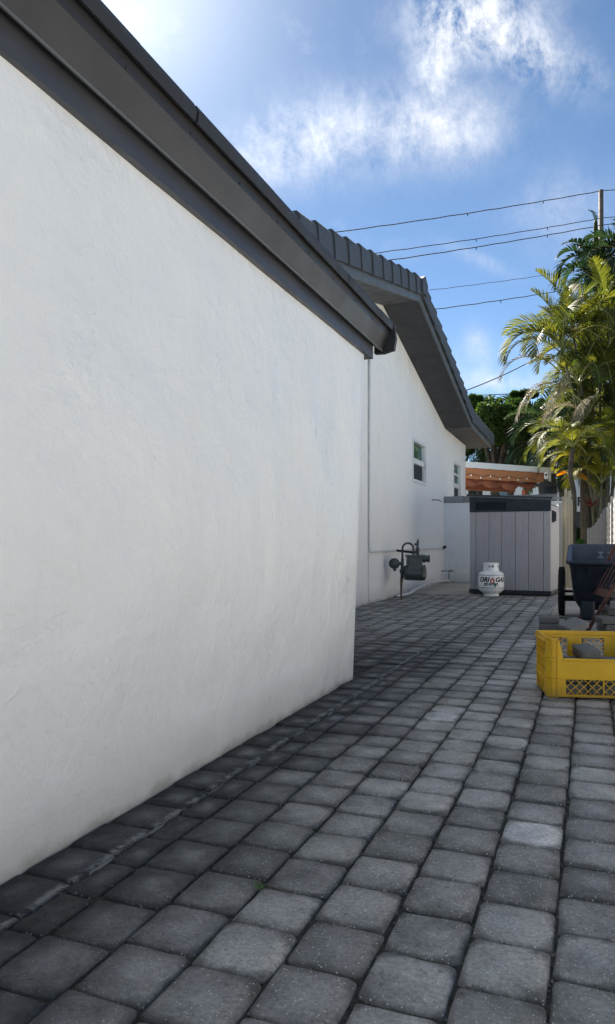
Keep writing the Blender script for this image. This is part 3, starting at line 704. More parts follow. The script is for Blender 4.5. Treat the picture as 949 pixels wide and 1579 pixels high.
# ------------------------------------------------------------------ gas bottle
tank = thing('propane_tank', 'white propane bottle with black lettering and a red flame, in front of the shed', 'gas bottle', (-1.405, 11.405, 0), R(2))
rt = 0.192; 
mb = MB(); prof = [(0.0, .018)] + [(rt * math.sin(R(a)), .14 - .122 * math.cos(R(a))) for a in range(12, 91, 13)] + [(rt, .16), (rt, .20), (rt, .31)] + [(rt * math.cos(R(a)), .325 + .075 * math.sin(R(a))) for a in range(0, 90, 12)] + [(0, .40)]
L_(mb.lathe(prof, 40), 'body', M_tank, tank, True)
for z in (.135, .325):
    mb = MB(); mb.tube([(rt * 1.004 * math.cos(R(a)), rt * 1.004 * math.sin(R(a)), z) for a in range(0, 361, 9)], .0035, 6, False); L_(mb, 'weld_seam', M_lid, tank, True)
mb = MB(); mb.lathe([(.108, 0.0), (.114, 0.0), (.112, .04), (.105, .04), (.108, 0)], 32); L_(mb, 'foot_ring', M_tank, tank, True)
# collar: sheet metal ring with holes cut in it (front gap made of segments)
co = MB(); rc = .115; seg = 48
def collar_hole(a, z): 
    for ca, cz, ra, rz in ((262, .455, 7, .016), (286, .455, 11, .022), (200, .455, 12, .02), (340, .455, 12, .02), (90, .45, 30, .03)):
        if ((a - ca) / ra) ** 2 + ((z - cz) / rz) ** 2 < 1: return True
    return False
zl = [.385 + .0105 * i for i in range(12)]
for i in range(0, 360, 3):
    for j in range(11):
        if collar_hole(i + 1.5, (zl[j] + zl[j + 1]) / 2): continue
        for r_ in (rc,):
            q = [(r_ * math.cos(R(a)), r_ * math.sin(R(a)), z) for a, z in ((i, zl[j]), (i + 3, zl[j]), (i + 3, zl[j + 1]), (i, zl[j + 1]))]
            q2 = [(p[0] * .975, p[1] * .975, p[2]) for p in q]
            co.add(q + q2, [(0,1,2,3),(7,6,5,4),(0,4,5,1),(1,5,6,2),(2,6,7,3),(3,7,4,0)])
col_o = L_(co, 'collar', M_tank, tank, False)
mb = MB(); mb.tube([(rc * math.cos(R(a)), rc * math.sin(R(a)), .502) for a in range(0, 361, 10)], .006, 6, False); L_(mb, 'rolled_rim', M_tank, col_o, True)
mb = MB(); mb.tube([(0, 0, .39), (0, 0, .43), (0, 0, .435), (0, 0, .47)], [.014, .014, .02, .02], 12); mb.tube([(0, 0, .44), (.0, -.06, .44)], .013, 10); L_(mb, 'valve', M_alum, tank, True)
def text_pts(txt, size, shear=0.0, off=0.0):
    cu = bpy.data.curves.new('lettering', 'FONT'); cu.body = txt; cu.size = size; cu.shear = shear; cu.offset = off; cu.align_x = 'CENTER'; cu.align_y = 'CENTER'; cu.resolution_u = 4
    o = bpy.data.objects.new('lettering', cu); C.objects.link(o)
    dg = bpy.context.evaluated_depsgraph_get(); dg.update(); me = bpy.data.meshes.new_from_object(o.evaluated_get(dg))
    bm = bmesh.new(); bm.from_mesh(me); bmesh.ops.triangulate(bm, faces=bm.faces[:])
    bmesh.ops.subdivide_edges(bm, edges=[e for e in bm.edges if e.calc_length() > .02], cuts=1); bmesh.ops.triangulate(bm, faces=bm.faces[:])
    vs = [v.co.copy() for v in bm.verts]; fs = [tuple(v.index for v in f.verts) for f in bm.faces]
    bm.free(); bpy.data.objects.remove(o); bpy.data.curves.remove(cu); bpy.data.meshes.remove(me); return vs, fs
def wrap(vs, cx, cz, r, a0=-90):
    out = []
    for v in vs:
        a = R(a0) + (v.x + cx) / r; out.append((r * math.cos(a), r * math.sin(a), cz + v.y))
    return out
fd = -90 + 7                                       # the label faces the lens
mb = MB(); n = 24
vs = []
for i in range(n + 1):
    a = R(fd - 80 + 160 * i / n); vs += [((rt + .0012) * math.cos(a), (rt + .0012) * math.sin(a), .142), ((rt + .0012) * math.cos(a), (rt + .0012) * math.sin(a), .312)]
mb.add(vs, [(2 * i, 2 * i + 2, 2 * i + 3, 2 * i + 1) for i in range(n)]); lab = L_(mb, 'label', M_decal, tank, True)
mb = MB(); vs, fs = text_pts('ORI', .096, .3, .0042); mb.add(wrap(vs, -.122, .255, rt + .0026, fd), fs)
vs, fs = text_pts('GAS', .096, .3, .0042); mb.add(wrap(vs, .142, .255, rt + .0026, fd), fs)
vs, fs = text_pts('800 600 8000', .038, .2, .0022); mb.add(wrap(vs, -.01, .193, rt + .0026, fd), fs)
for (xa, xb, z) in ((-.13, -.05, .168), (-.03, .05, .166), (.07, .13, .168)):
    v4 = [Vector((xa + (xb - xa) * i / 6, y, 0)) for i in range(7) for y in (-.003, .003)]
    mb.add(wrap(v4, 0, z, rt + .0026, fd), [(2 * i, 2 * i + 2, 2 * i + 3, 2 * i + 1) for i in range(6)])
L_(mb, 'lettering', M_black, lab)
fl = [(0, -.050), (.026, -.040), (.036, -.012), (.028, .014), (.014, .022), (.012, .046), (-.006, .030), (-.020, .018), (-.034, .0), (-.032, -.028), (-.018, -.046)]
mb = MB(); mb.add(wrap([Vector((x, y, 0)) for x, y in fl], .012, .252, rt + .0028, fd), [tuple(range(len(fl)))])
mb.add(wrap([Vector(p) for p in ((.0, -.045, 0), (.012, -.05, 0), (.034, -.075, 0), (.02, -.075, 0))], .012, .252, rt + .0028, fd), [(0, 1, 2, 3)])
L_(mb, 'flame_mark', M_red, lab)
mb = MB(); fl2 = [(x * .42 - .001, y * .42 - .008) for x, y in fl]; mb.add(wrap([Vector((x, y, 0)) for x, y in fl2], .012, .252, rt + .004, fd), [tuple(range(len(fl2)))]); L_(mb, 'flame_core', M_decal, lab)
mb = MB(); mb.add(wrap([Vector(p) for p in ((-.012, -.03, 0), (.012, -.03, 0), (.016, 0, 0), (.0, .026, 0), (-.016, 0, 0))], .055, .178, rt + .0030, fd), [(0, 1, 2, 3, 4)]); L_(mb, 'green_mark', M_green, lab)

# ------------------------------------------------------------------ gas meter
gm = thing('gas_meter', 'grey green gas meter on a thin riser beside the far white wall', 'gas meter', (-2.52, 10.25, 0), YAW)
s_ = .00925; X_ = lambda px: (px - 615) * s_; Z_ = lambda py: H + (HY - py) * s_
mb = MB(); mb.tube([(X_(615), 0, -.02), (X_(615), 0, Z_(908))], .012, 10); mb.tube([(X_(615), 0, Z_(912)), (X_(615.5), 0, Z_(897)), (X_(616), 0, Z_(893))], [.013, .02, .024], 10); L_(mb, 'riser', M_riser, gm, True)
mb = MB(); mb.tube([(X_(616), 0, Z_(895)), (X_(617), 0, Z_(862))], .022, 10); mb.tube([(X_(616.5), 0, Z_(884)), (X_(616.5), 0, Z_(878))], .034, 8)
mb.tube([(X_(617), 0, Z_(866)), (X_(617), 0, Z_(846))] + [(X_(625.5 - 8.5 * math.cos(R(a))), 0, Z_(846 - 8.5 * math.sin(R(a)))) for a in range(15, 181, 15)] + [(X_(634), 0, Z_(856))], .0155, 10)
mb.tube([(X_(617), 0, Z_(869)), (X_(608), 0, Z_(869))], .026, 10); L_(mb, 'inlet_pipe', M_meter, gm, True)
mb = MB(); Mr = Matrix.Translation((X_(604), -.03, Z_(869))) @ Matrix.Rotation(R(90), 4, 'X')
mb.lathe([(0, -.03), (.045, -.03), (.074, -.012), (.078, 0), (.078, .012), (.060, .022), (.045, .045), (.028, .052), (.0, .052)], 20, M=Mr)
mb.tube([(X_(604.5), -.02, Z_(876)), (X_(605), -.02, Z_(880.5))], .024, 10); reg = L_(mb, 'regulator', M_meter, gm, 'angle')
bolt = MB(); bolt.lathe([(.008, -.01), (.008, .02), (0, .022)], 6); bolt = bolt.data('bolt', M_meter)
for k in range(8):
    a = R(45 * k + 20); inst('bolt', bolt, reg, (X_(604) + .07 * math.cos(a), -.03, Z_(869) + .07 * math.sin(a)), (R(90), 0, 0))
def rbox(mb, x0, x1, y0, y1, z0, z1, r, M=None):  # box with rounded vertical-plane corners (outline in x,z)
    pts = []
    for cx, cz, a0 in ((x1 - r, z1 - r, 0), (x0 + r, z1 - r, 90), (x0 + r, z0 + r, 180), (x1 - r, z0 + r, 270)):
        for a in (0, 30, 60, 90): pts.append((cx + r * math.cos(R(a0 + a)), cz + r * math.sin(R(a0 + a))))
    n = len(pts); cx, cz = (x0 + x1) / 2, (z0 + z1) / 2; vs = []
    for y, k in ((y0, .86), (y0 + .02, 1), (y1 - .02, 1), (y1, .86)): vs += [(cx + (p[0] - cx) * k, y, cz + (p[1] - cz) * k) for p in pts]
    fs = [tuple(range(n))] + [(i * n + j, i * n + (j + 1) % n, (i + 1) * n + (j + 1) % n, (i + 1) * n + j) for i in range(3) for j in range(n)] + [tuple(3 * n + j for j in range(n))[::-1]]
    if M: vs = [M @ Vector(v) for v in vs]
    mb.add(vs, fs)
mb = MB(); rbox(mb, X_(624), X_(646.5), -.09, .09, Z_(880), Z_(857), .02); mb.box(X_(622.5), X_(648), -.10, .10, Z_(859), Z_(855.5), b=.006)
mb.tube([(X_(619), 0, Z_(883)), (X_(622), 0, Z_(883)), (X_(649), 0, Z_(884)), (X_(651.5), 0, Z_(884))], [.085, .108, .108, .09], 22); L_(mb, 'meter_body', M_meter, gm, 'angle')
mb = MB(); mb.tube([(X_(649.6), -.02, Z_(883)), (X_(651), -.02, Z_(883)), (X_(652.6), -.02, Z_(883))], [.112, .112, .08], 22); mb.box(X_(646), X_(651), -.13, -.10, Z_(890), Z_(874), b=.01); L_(mb, 'end_cover', M_meterd, gm, 'angle')
mb = MB()
mb.tube([(X_(643), 0, Z_(861.5)), (X_(648), 0, Z_(861.5)), (X_(648.1), 0, Z_(861.5)), (X_(652), 0, Z_(861.5)), (X_(652.1), 0, Z_(861.5)), (X_(657), 0, Z_(861.5)), (X_(657.1), 0, Z_(861.5)), (X_(658.6), 0, Z_(861.5))], [.035, .035, .056, .056, .046, .046, .056, .056], 16); L_(mb, 'outlet_coupling', M_meter, gm, 'angle')
mb = MB(); mb.tube([(X_(640.5), 0, Z_(857)), (X_(640.5), 0, Z_(850)), (X_(640.4), 0, Z_(849)), (X_(640.4), 0, Z_(846)), (X_(640.5), 0, Z_(843)), (X_(640.7), 0, Z_(836)), (X_(641), 0, Z_(831))], [.022, .022, .03, .03, .016, .019, .006], 10)
mb.tube([(X_(640.5), 0, Z_(840)), (X_(635.5), 0, Z_(839))], .016, 8); mb.tube([(X_(633), 0, Z_(851)), (X_(640), 0, Z_(852))], .02, 8); L_(mb, 'shut_off_valve', M_meter, gm, True)
mb = MB(); mb.tube([(X_(609), .10, Z_(849)), (X_(634), .05, Z_(852))], .017, 8); L_(mb, 'service_pipe', M_edge, gm, True)

# white hose along the wall foot, tap pipe at the corner
def on_wall(px, x=-2.68):                          # y of the point of the plane X=x seen in column px
    u = (px - CX) / F; d = 1.0718 * -x / (0.3859 - u); return (d + x * FW.x * -1 if False else (d - x * FW.x) / FW.y)
hose = thing('white_hose', 'thick white hose arching along the foot of the far white wall', 'hose', (-2.6, 12.0, 0))
pts = [(-2.70, on_wall(612, -2.7), .015), (-2.66, on_wall(622, -2.66), .02), (-2.60, on_wall(632, -2.6), .03), (-2.60, on_wall(645, -2.6), .07), (-2.6, on_wall(660, -2.6), .10), (-2.62, on_wall(675, -2.62), .09), (-2.64, 14.3, .06), (-2.62, 14.6, .03)]
def smooth_pts(pts, n=6):
    P = [Vector(p) for p in pts]; P = [P[0]] + P + [P[-1]]; out = []
    for i in range(1, len(P) - 2):
        for k in range(n):
            t = k / n; a, b, c, d = P[i - 1], P[i], P[i + 1], P[i + 2]
            out.append(.5 * ((2 * b) + (c - a) * t + (2 * a - 5 * b + 4 * c - d) * t * t + (3 * b - a - 3 * c + d) * t ** 3))
    out.append(P[-2]); return out
mb = MB(); mb.tube(smooth_pts(pts), .020, 8); mb.build('hose_tube', M_wpipe, hose, True)
tap = thing('water_tap', 'slim white tap pipe with a curled cord in the corner by the low wall', 'tap', (-2.55, 14.55, 0))
mb = MB(); mb.tube(smooth_pts([(-2.60, 14.6, 0), (-2.60, 14.6, .25), (-2.61, 14.6, .45), (-2.58, 14.6, .60), (-2.53, 14.6, .64)]), .012, 8); mb.build('pipe', M_wpipe, tap, True)
mb = MB(); mb.tube([(-2.75, 14.5, .24), (-2.60, 14.5, .24), (-2.60, 14.5, .10)], .014, 8); mb.tube([(-2.60, 14.5, .24), (-2.52, 14.45, .25)], .02, 8); mb.build('valve', M_alum, tap, True)
mb = MB(); mb.tube(smooth_pts([(-2.60, 14.6, .10), (-2.48, 14.55, .2), (-2.44, 14.5, .42), (-2.38, 14.5, .25), (-2.30, 14.55, .16), (-2.24, 14.6, .2)]), .005, 6); mb.build('cord', M_wpipe, tap, True)

# ------------------------------------------------------------------ yellow crate
CL, CW_, CH = .62, .35, .325
cp = G(843.7, 1077); crate = thing('plastic_crate', 'yellow plastic crate with lattice sides and a cut-down front, filled with grey pavers', 'crate', cp, R(13))
cz = [.012, .108, .216, CH]; T = .008
def corner_post(cx, cy, h=CH):
    sx = 1 if cx < CL / 2 else -1; sy = 1 if cy < CW_ / 2 else -1
    mb = MB(); c = .022
    # outer shell in three tiers, each stepping out a little at its top, chamfered corner, ribs
    for i in range(3):
        z0, z1 = cz[i] + .001, min(cz[i + 1], h); o0, o1 = (.0, .004)
        if z1 <= z0: continue
        pts = [(0 + c, 0), (.058, 0), (.058, T), (c + .003, T), (T, c + .003), (T, .045), (0, .045), (0, c)]
        vs = []
        for z, o in ((z0, 0.0), (z1 - .010, 0.0), (z1 - .008, -.005), (z1 - .001, -.005)):
            for x, y in pts:
                xx, yy = (x + (o if x < .03 else 0), y + (o if y < .03 else 0))
                vs.append((cx + sx * xx, cy + sy * yy, z))
        n = 8; fs = [(a * n + b, a * n + (b + 1) % n, (a + 1) * n + (b + 1) % n, (a + 1) * n + b) for a in range(3) for b in range(n)] + [tuple(range(n)), tuple(3 * n + b for b in range(n))]
        if sx * sy < 0: fs = [f[::-1] for f in fs]
        mb.add(vs, fs)
        for rx in (.028, .054):
            x = cx + sx * rx; mb.box(min(x, x + sx * .004), max(x, x + sx * .004), min(cy - sy * .006, cy - sy * .0005), max(cy - sy * .006, cy - sy * .0005), z0 + .002, z1 - .011)
    return local(mb, 'corner_post', M_crate, crate)
for cx in (0, CL):
    for cy in (0, CW_): corner_post(cx, cy)
def panel(name, x0, x1, z0, z1, y, hx=(), par=crate, th=.006):   # wall panel in plane y with rectangular openings hx=[(a,b,za,zb)]
    mb = MB(); xs = sorted({x0, x1} | {q for h in hx for q in h[:2]}); zz = sorted({z0, z1} | {q for h in hx for q in h[2:]})
    for a, b in zip(xs, xs[1:]):
        for c, d in zip(zz, zz[1:]):
            if any(h[0] <= a + 1e-6 and h[1] >= b - 1e-6 and h[2] <= c + 1e-6 and h[3] >= d - 1e-6 for h in hx): continue
            mb.box(a, b, y, y + th, c, d)
    return local(mb, name, M_crate, par)
def lattice(x0, x1, z0, z1, y, step=.030, par=crate, w=.0022, swap=False, bars=()):
    mb = MB(); hgt = z1 - z0
    for sgn in (1, -1):
        s = -hgt
        while s < (x1 - x0):
            a = (x0 + s, z0) if sgn > 0 else (x0 + s, z1); b = (x0 + s + hgt, z1) if sgn > 0 else (x0 + s + hgt, z0)
            t0 = max(0, (x0 - a[0]) / hgt); t1 = min(1, (x1 - a[0]) / hgt)
            if t1 > t0 + .02:
                p = (a[0] + (b[0] - a[0]) * t0, a[1] + (b[1] - a[1]) * t0); q = (a[0] + (b[0] - a[0]) * t1, a[1] + (b[1] - a[1]) * t1)
                P = [(p[0], y, p[1]), (q[0], y, q[1])] if not swap else [(y, p[0], p[1]), (y, q[0], q[1])]
                mb.tube(P, w, 4)
            s += step
    for bx in bars: mb.box(bx - .003, bx + .003, y - .004, y + .004, z0, z1)
    return local(mb, 'lattice', M_crate, par)
# back wall (far side)
holes = [(.075, .175, .165, .285), (.255, .38, .165, .285), (.455, .56, .165, .285)]
bk = panel('back_wall', .056, CL - .056, .02, .300, CW_ - .010, holes)
for h in holes: lattice(h[0], h[1], h[2], h[3], CW_ - .007, .042, par=bk, w=.0028)
mb = MB(); mb.box(.0, CL, CW_ - .012, CW_ + .012, .300, CH - .001, b=.003); local(mb, 'back_rim', M_crate, crate)
# front: cut-down
mb = MB(); zl_ = .205
ft = panel('front_wall', .056, CL - .056, .112, zl_, .001, th=.006)
mb.box(.085, CL - .085, -.010, .012, zl_ + .001, zl_ + .011, b=.002)
mb.prism([(.058, zl_), (.088, zl_), (.066, CH - .012), (.058, CH - .012)], 'y', .0015, .0075)
mb.prism([(CL - .058, zl_), (CL - .088, zl_), (CL - .066, CH - .012), (CL - .058, CH - .012)], 'y', .0015, .0075)
local(mb, 'front_lip', M_crate, crate)
mb = MB()
for z in (.106, .016): mb.box(.056, CL - .056, -.006, .006, z, z + .007)
local(mb, 'front_ribs', M_crate, crate)
fl_ = panel('front_grille_frame', .056, CL - .056, .022, .105, .0012, [(.100, .29, .024, .104), (.296, .485, .024, .104)], th=.005)
lattice(.100, .485, .024, .104, .004, .044, w=.0026, par=fl_, bars=(.293,))
# ends
for x in (0, CL - .006):
    mb = MB(); mb.box(x, x + .006, .044, CW_ - .044, .02, CH - .03)
    e = local(mb, 'end_wall', M_crate, crate)
    mb = MB()
    for z in cz[1:3]: mb.box(x - .007 if x == 0 else x, x if x == 0 else x + .013, .03, CW_ - .03, z - .009, z - .001)
    for y in (.10, .16, .22, .28): mb.box(x - .006 if x == 0 else x + .006, x if x == 0 else x + .012, y - .003, y + .003, .02, CH - .031)
    local(mb, 'end_ribs', M_crate, e)
    mb = MB(); xo = -.0012 if x == 0 else CL + .0012
    for z in (.06, .155, .25):
        for y in (.075, .13, .19, .25):
            mb.tube([(xo, y, z), (xo + (.002 if x else -.002), y, z)], .006, 8)
    local(mb, 'drain_hole_discs', M_black, e)  # black discs painted on as the dark of open holes
    mb = MB(); mb.box(x - .010 if x == 0 else x - .004, x + .010 if x == 0 else x + .016, .02, CW_ - .014, CH - .028, CH - .019)
    mb.prism([(.0, CH - .03), (.03, CH - .001), (CW_ - .014, CH - .001), (CW_ - .014, CH - .018), (.02, CH - .018)], 'x', x, x + .008); local(mb, 'end_rim', M_crate, crate)
mb = MB(); mb.box(.006, CL - .006, .006, CW_ - .006, .008, .018); local(mb, 'crate_floor', M_crate, crate)
for (a, b) in ((.02, .02), (CL - .06, .02), (.02, CW_ - .06), (CL - .06, CW_ - .06)):
    mb = MB(); mb.box(a, a + .04, b, b + .04, -.001, .010); local(mb, 'foot', M_crate, crate)

# ------------------------------------------------------------------ loose pavers
def loose_geo(r, w, l, h):
    bm = bmesh.new(); bmesh.ops.create_cube(bm, size=1)
    for v in bm.verts: v.co = Vector((v.co.x * w, v.co.y * l, (v.co.z + .5) * h))
    bmesh.ops.bevel(bm, geom=list(bm.edges), offset=.009, segments=2, affect='EDGES', profile=.6)
    for v in bm.verts: v.co += Vector((r.uniform(-1, 1), r.uniform(-1, 1), r.uniform(-1, 1))) * .0016
    for f in bm.faces: f.smooth = True
    me = bpy.data.meshes.new('loose_paver'); bm.to_mesh(me); bm.free(); me.materials.append(M_stack); return me
lg = [loose_geo(rnd, .17, .20, .058) for _ in range(4)]; lh = [loose_geo(rnd, .10, .20, .058) for _ in range(2)]
lgp = [loose_geo(rnd, .17, .20, .058) for _ in range(2)]
for m_ in lgp: m_.materials.clear(); m_.materials.append(M_stack2)
ORD = ['bottom', 'second', 'third', 'fourth', 'fifth', 'sixth', 'seventh', 'eighth']
def loose(me, loc, rot, label):
    o = inst('loose_paver', me, None, loc, rot); tag(o, label, 'paver', 'loose pavers piled beside the crate and cart'); return o
def pile(x, y, n, where, spread=.012, rz0=0.0, pale=(), mes=lg):
    for k in range(n):
        loose((lgp[k % 2] if mes is lg else mes[0]) if k in pale else mes[rnd.randrange(len(mes))], (x + rnd.uniform(-spread, spread), y + rnd.uniform(-spread, spread), .002 + .0605 * k), (0, 0, rz0 + rnd.uniform(-.13, .13)),
              ('top' if k == n - 1 else ORD[k]) + (' pale' if k in pale else ' grey') + ' paver of ' + where)
pile(-.335, 6.78, 3, 'the low stack left of the cart wheel')
pile(-.135, 6.95, 2, 'the short stack directly before the cart wheel', pale=())
pile(-.20, 7.25, 1, 'the gap behind the short stack, lying alone')
pile(.14, 7.45, 4, 'the heap under the rusty rack', .035)
pile(.17, 6.9, 3, 'the heap in front of the rusty rack', .03, .2)
pile(.24, 7.05, 5, 'the stack right of the rusty rack', .03, -.1, (4,))
pile(.27, 7.55, 7, 'the tallest stack by the right frame edge', .025, 0, (6,))
q = D(886, 966, 6.15); loose(lgp[0], (q.x, q.y, q.z - .02), (R(6), R(-20), R(30)), 'pale paver leaning in front of the short stack behind the crate')
CM = Matrix.Translation(cp) @ Matrix.Rotation(R(13), 4, 'Z')
def in_crate(me, x, y, z, rot, label):
    p = CM @ Vector((x, y, z)); o = inst('loose_paver', me, None, p, (rot[0], rot[1], rot[2] + R(13))); tag(o, label, 'paver', 'pavers inside the yellow crate')
for k in range(3):
    for i, nm in enumerate(('left', 'middle', 'right')):
        if k == 2 and i == 1: continue
        lay = ('bottom', 'second', 'upper')[k]
        in_crate(lg[(k + i) % 4] if not (k == 2 and i == 2) else lgp[0], .125 + .185 * i + rnd.uniform(-.006, .006), .115, .020 + .0605 * k, (0, 0, rnd.uniform(-.04, .04)), f'{lay} front paver at the {nm} of the yellow crate')
        if k < 2: in_crate(lg[(k + i + 1) % 4], .125 + .185 * i, .28, .020 + .0605 * k, (0, 0, R(90) if False else rnd.uniform(-.03, .03)), f'{lay} back paver at the {nm} of the yellow crate') if False else None
in_crate(lg[0], .31, .135, .142, (R(0), R(0), R(88)), 'paver lying crosswise in the middle of the yellow crate')
in_crate(lh[0], .235, .14, .203, (R(3), R(-3), R(4)), 'small grey paver lying highest of all in the yellow crate')
in_crate(lg[2], .15, .27, .02, (0, 0, R(90)), 'paver lying on the crate floor at the back left')
in_crate(lg[3], .40, .27, .02, (0, 0, R(90)), 'paver lying on the crate floor at the back right')

# ------------------------------------------------------------------ utility cart
cart = thing('utility_cart', 'dark blue tub cart with a tall black wheel, parked right of the shed', 'cart', (.10, 8.7, 0))
def ring(x0, x1, y0, y1, zf, zb, r):
    pts = []
    for cx, cy, a0 in ((x1 - r, y1 - r, 0), (x0 + r, y1 - r, 90), (x0 + r, y0 + r, 180), (x1 - r, y0 + r, 270)):
        for a in (0, 22, 45, 68, 90):
            x, y = cx + r * math.cos(R(a0 + a)), cy + r * math.sin(R(a0 + a)); pts.append((x, y, zf + (zb - zf) * (y - y0) / (y1 - y0)))
    return pts
def loft(mb, rings, cap0=True, cap1=True):
    n = len(rings[0]); vs = [p for r_ in rings for p in r_]
    fs = [(i * n + j, i * n + (j + 1) % n, (i + 1) * n + (j + 1) % n, (i + 1) * n + j) for i in range(len(rings) - 1) for j in range(n)]
    if cap0: fs.append(tuple(range(n))[::-1])
    if cap1: fs.append(tuple((len(rings) - 1) * n + j for j in range(n)))
    mb.add(vs, fs)
mb = MB()
loft(mb, [ring(-.10, .34, 8.42, 8.98, .10, .12, .06), ring(-.165, .41, 8.30, 9.06, .22, .24, .07), ring(-.185, .44, 8.24, 9.12, .42, .50, .07), ring(-.205, .47, 8.19, 9.20, .575, .745, .07), ring(-.225, .49, 8.165, 9.22, .590, .765, .08), ring(-.24, .505, 8.15, 9.235, .592, .767, .085), ring(-.24, .505, 8.15, 9.235, .624, .800, .085), ring(-.225, .49, 8.165, 9.22, .630, .806, .08)], True, False)
tub = mb.build('tub', M_cart, cart, True)
mb = MB()
loft(mb, [ring(-.225, .49, 8.165, 9.22, .6301, .8061, .08), ring(-.20, .465, 8.20, 9.195, .622, .792, .07), ring(-.17, .42, 8.27, 9.13, .45, .50, .06), ring(-.13, .38, 8.36, 9.04, .26, .26, .05)], False, True)
mb.build('tub_lining', M_cartin, tub, True)
for xa in (-.10, .20):
    mb = MB(); mb.box(xa, xa + .15, 8.30, 8.42, 0, .22, b=.02); mb.build('front_foot', M_cart, cart)
mb = MB()
for x in (-.13, -.02, .30):
    mb.add([(x, 8.21, .56), (x + .045, 8.21, .56), (x + .03, 8.265, .36), (x + .015, 8.265, .36), (x, 8.18, .575), (x + .045, 8.18, .575)], [(0, 4, 5, 1), (4, 3, 2, 5), (0, 3, 4), (1, 5, 2)])
mb.build('gusset', M_cart, cart)
def spray(cx, cz_, s, y):
    P = [(-.8, -1), (.8, -1), (.75, -.35), (.2, .05), (.2, .35), (.7, .65), (.7, 1), (-.7, 1), (-.7, .65), (-.2, .35), (-.2, .05), (-.75, -.35)]
    n = len(P); vs = [(cx + a * s, y, cz_ + b * s) for a, b in P]; return vs, [tuple(range(n))]
mb = MB()
for cx, s in ((.115, .046), (.215, .042)):
    v_, f_ = spray(cx, .672, s, 0); v_ = [(x, 9.176 + (z - .70) * .15 - .006, z) for x, y, z in v_]; mb.add(v_, f_)
mb.build('printed_symbols', simple('pale_print', (.22, .24, .26), .6, 0, .2), tub)
for x, s in ((-.30, 1), (.56, -1)):
    M = Matrix.Translation((x, 8.83, .27)) @ Matrix.Rotation(R(90), 4, 'Y')
    w = MB(); w.lathe([(.20, -.024), (.255, -.034), (.268, -.02), (.272, 0), (.268, .02), (.255, .034), (.20, .024), (.195, 0), (.20, -.024)], 40, M=M)
    wh = w.build('wheel', M_tyre, cart, 'angle')
    w = MB()
    for k in range(40):
        a = R(9 * k); w.box(-.004, .004, -.030, .030, .268, .277, M @ Matrix.Rotation(a, 4, 'Z') @ Matrix.Rotation(R(90), 4, 'X') if False else M @ Matrix.Rotation(a, 4, 'Z') @ Matrix(((0, 0, 1, 0), (1, 0, 0, 0), (0, 1, 0, 0), (0, 0, 0, 1))))
    w.build('tread', M_tyre, wh)
    w = MB(); w.lathe([(0, -.03), (.05, -.03), (.06, -.012), (.195, -.008), (.195, .008), (.06, .012), (.05, .03), (0, .03)], 24, M=M); w.build('wheel_disc', M_cart, wh, 'angle')
mb = MB(); mb.tube([(-.30, 8.83, .27), (.56, 8.83, .27)], .014, 8); mb.box(-.27, -.15, 8.68, 8.86, .17, .225, b=.01); mb.build('axle', M_tyre, cart)

# ------------------------------------------------------------------ rusty rack leaning in front of the cart
N0 = G(905, 976); F0 = G(893, 956); vn = RT * .40 + UP * .68; vf = RT * .36 + UP * .73
rack = thing('rusty_rack', 'rusty brown metal rack with long slats leaning over the loose pavers', 'rack', (N0 + F0) / 2)
def flat_bar(mb, a, b, w, t, side):
    a, b, side = Vector(a), Vector(b), Vector(side); ax = (b - a).normalized(); s2 = (side - ax * side.dot(ax)).normalized(); nn = ax.cross(s2)
    vs = [p + s2 * (w / 2 * i) + nn * (t / 2 * j) for p in (a, b) for i, j in ((-1, -1), (1, -1), (1, 1), (-1, 1))]
    mb.add(vs, [(0,3,2,1),(4,5,6,7),(0,1,5,4),(1,2,6,5),(2,3,7,6),(3,0,4,7)])
side = F0 - N0
for a, v_ in ((N0, vn), (F0, vf)):
    mb = MB(); flat_bar(mb, a, a + v_ * 1.45, .040, .030, side); mb.build('rail', M_rust, rack)
a, b = N0 + vn * .52, F0 + vf * .44
mb = MB(); flat_bar(mb, a, b, .075, .008, vn); mb.build('cross_plate', M_rust, rack)
a2, b2 = N0 + vn * 1.40, F0 + vf * 1.40
mb = MB(); flat_bar(mb, a2, b2, .05, .008, vn); mb.build('cross_plate', M_rust, rack)
for t in (.2, .4, .6, .8):
    mb = MB(); flat_bar(mb, a.lerp(b, t), a2.lerp(b2, t), .030, .006, side); mb.build('slat', M_rust, rack)

# ------------------------------------------------------------------ pickets and posts right of the shed
pf = thing('picket_gate', 'weathered cream wooden gate boards with rounded tops standing right of the shed', 'gate', (-.4, 13.6, 0))
def board(x0, x1, y, z1, name, m, par, th=.022, rnd_top=True, dy=0):
    mb = MB(); w = x1 - x0; pts = [(x0, .02), (x1, .02), (x1, z1 - w * .35)] + ([(x0 + w / 2 + w / 2 * math.cos(R(a)), z1 - w * .35 + w * .35 * math.sin(R(a))) for a in (30, 60, 90, 120, 150)] if rnd_top else [(x1, z1), (x0, z1)]) + [(x0, z1 - w * .35)]
    mb.prism(pts, 'y', y, y + th); return mb.build(name, m, par)
def xat(px, y): u = (px - CX) / F; return (u * y * FW.y - y * RT.y) / (RT.x - u * FW.x)
for a, b, y, zt_ in ((867, 870.5, 13.62, 1.62), (870.8, 875.5, 13.60, 1.755), (876, 881, 13.60, 1.72), (881.2, 884, 13.62, 1.55)):
    board(xat(a, y), xat(b, y), y, zt_, 'picket', M_picket, pf)
mb = MB(); mb.box(xat(866, 13.66), xat(884, 13.66), 13.645, 13.685, .35, .43); mb.box(xat(866, 13.66), xat(884, 13.66), 13.645, 13.685, 1.25, 1.33); mb.build('gate_rail', M_picket, pf)
mb = MB(); x = xat(864.5, 13.4); mb.box(x - .02, x + .03, 13.40, 13.48, 0, 1.50); mb.build('gate_post', M_postw, pf)
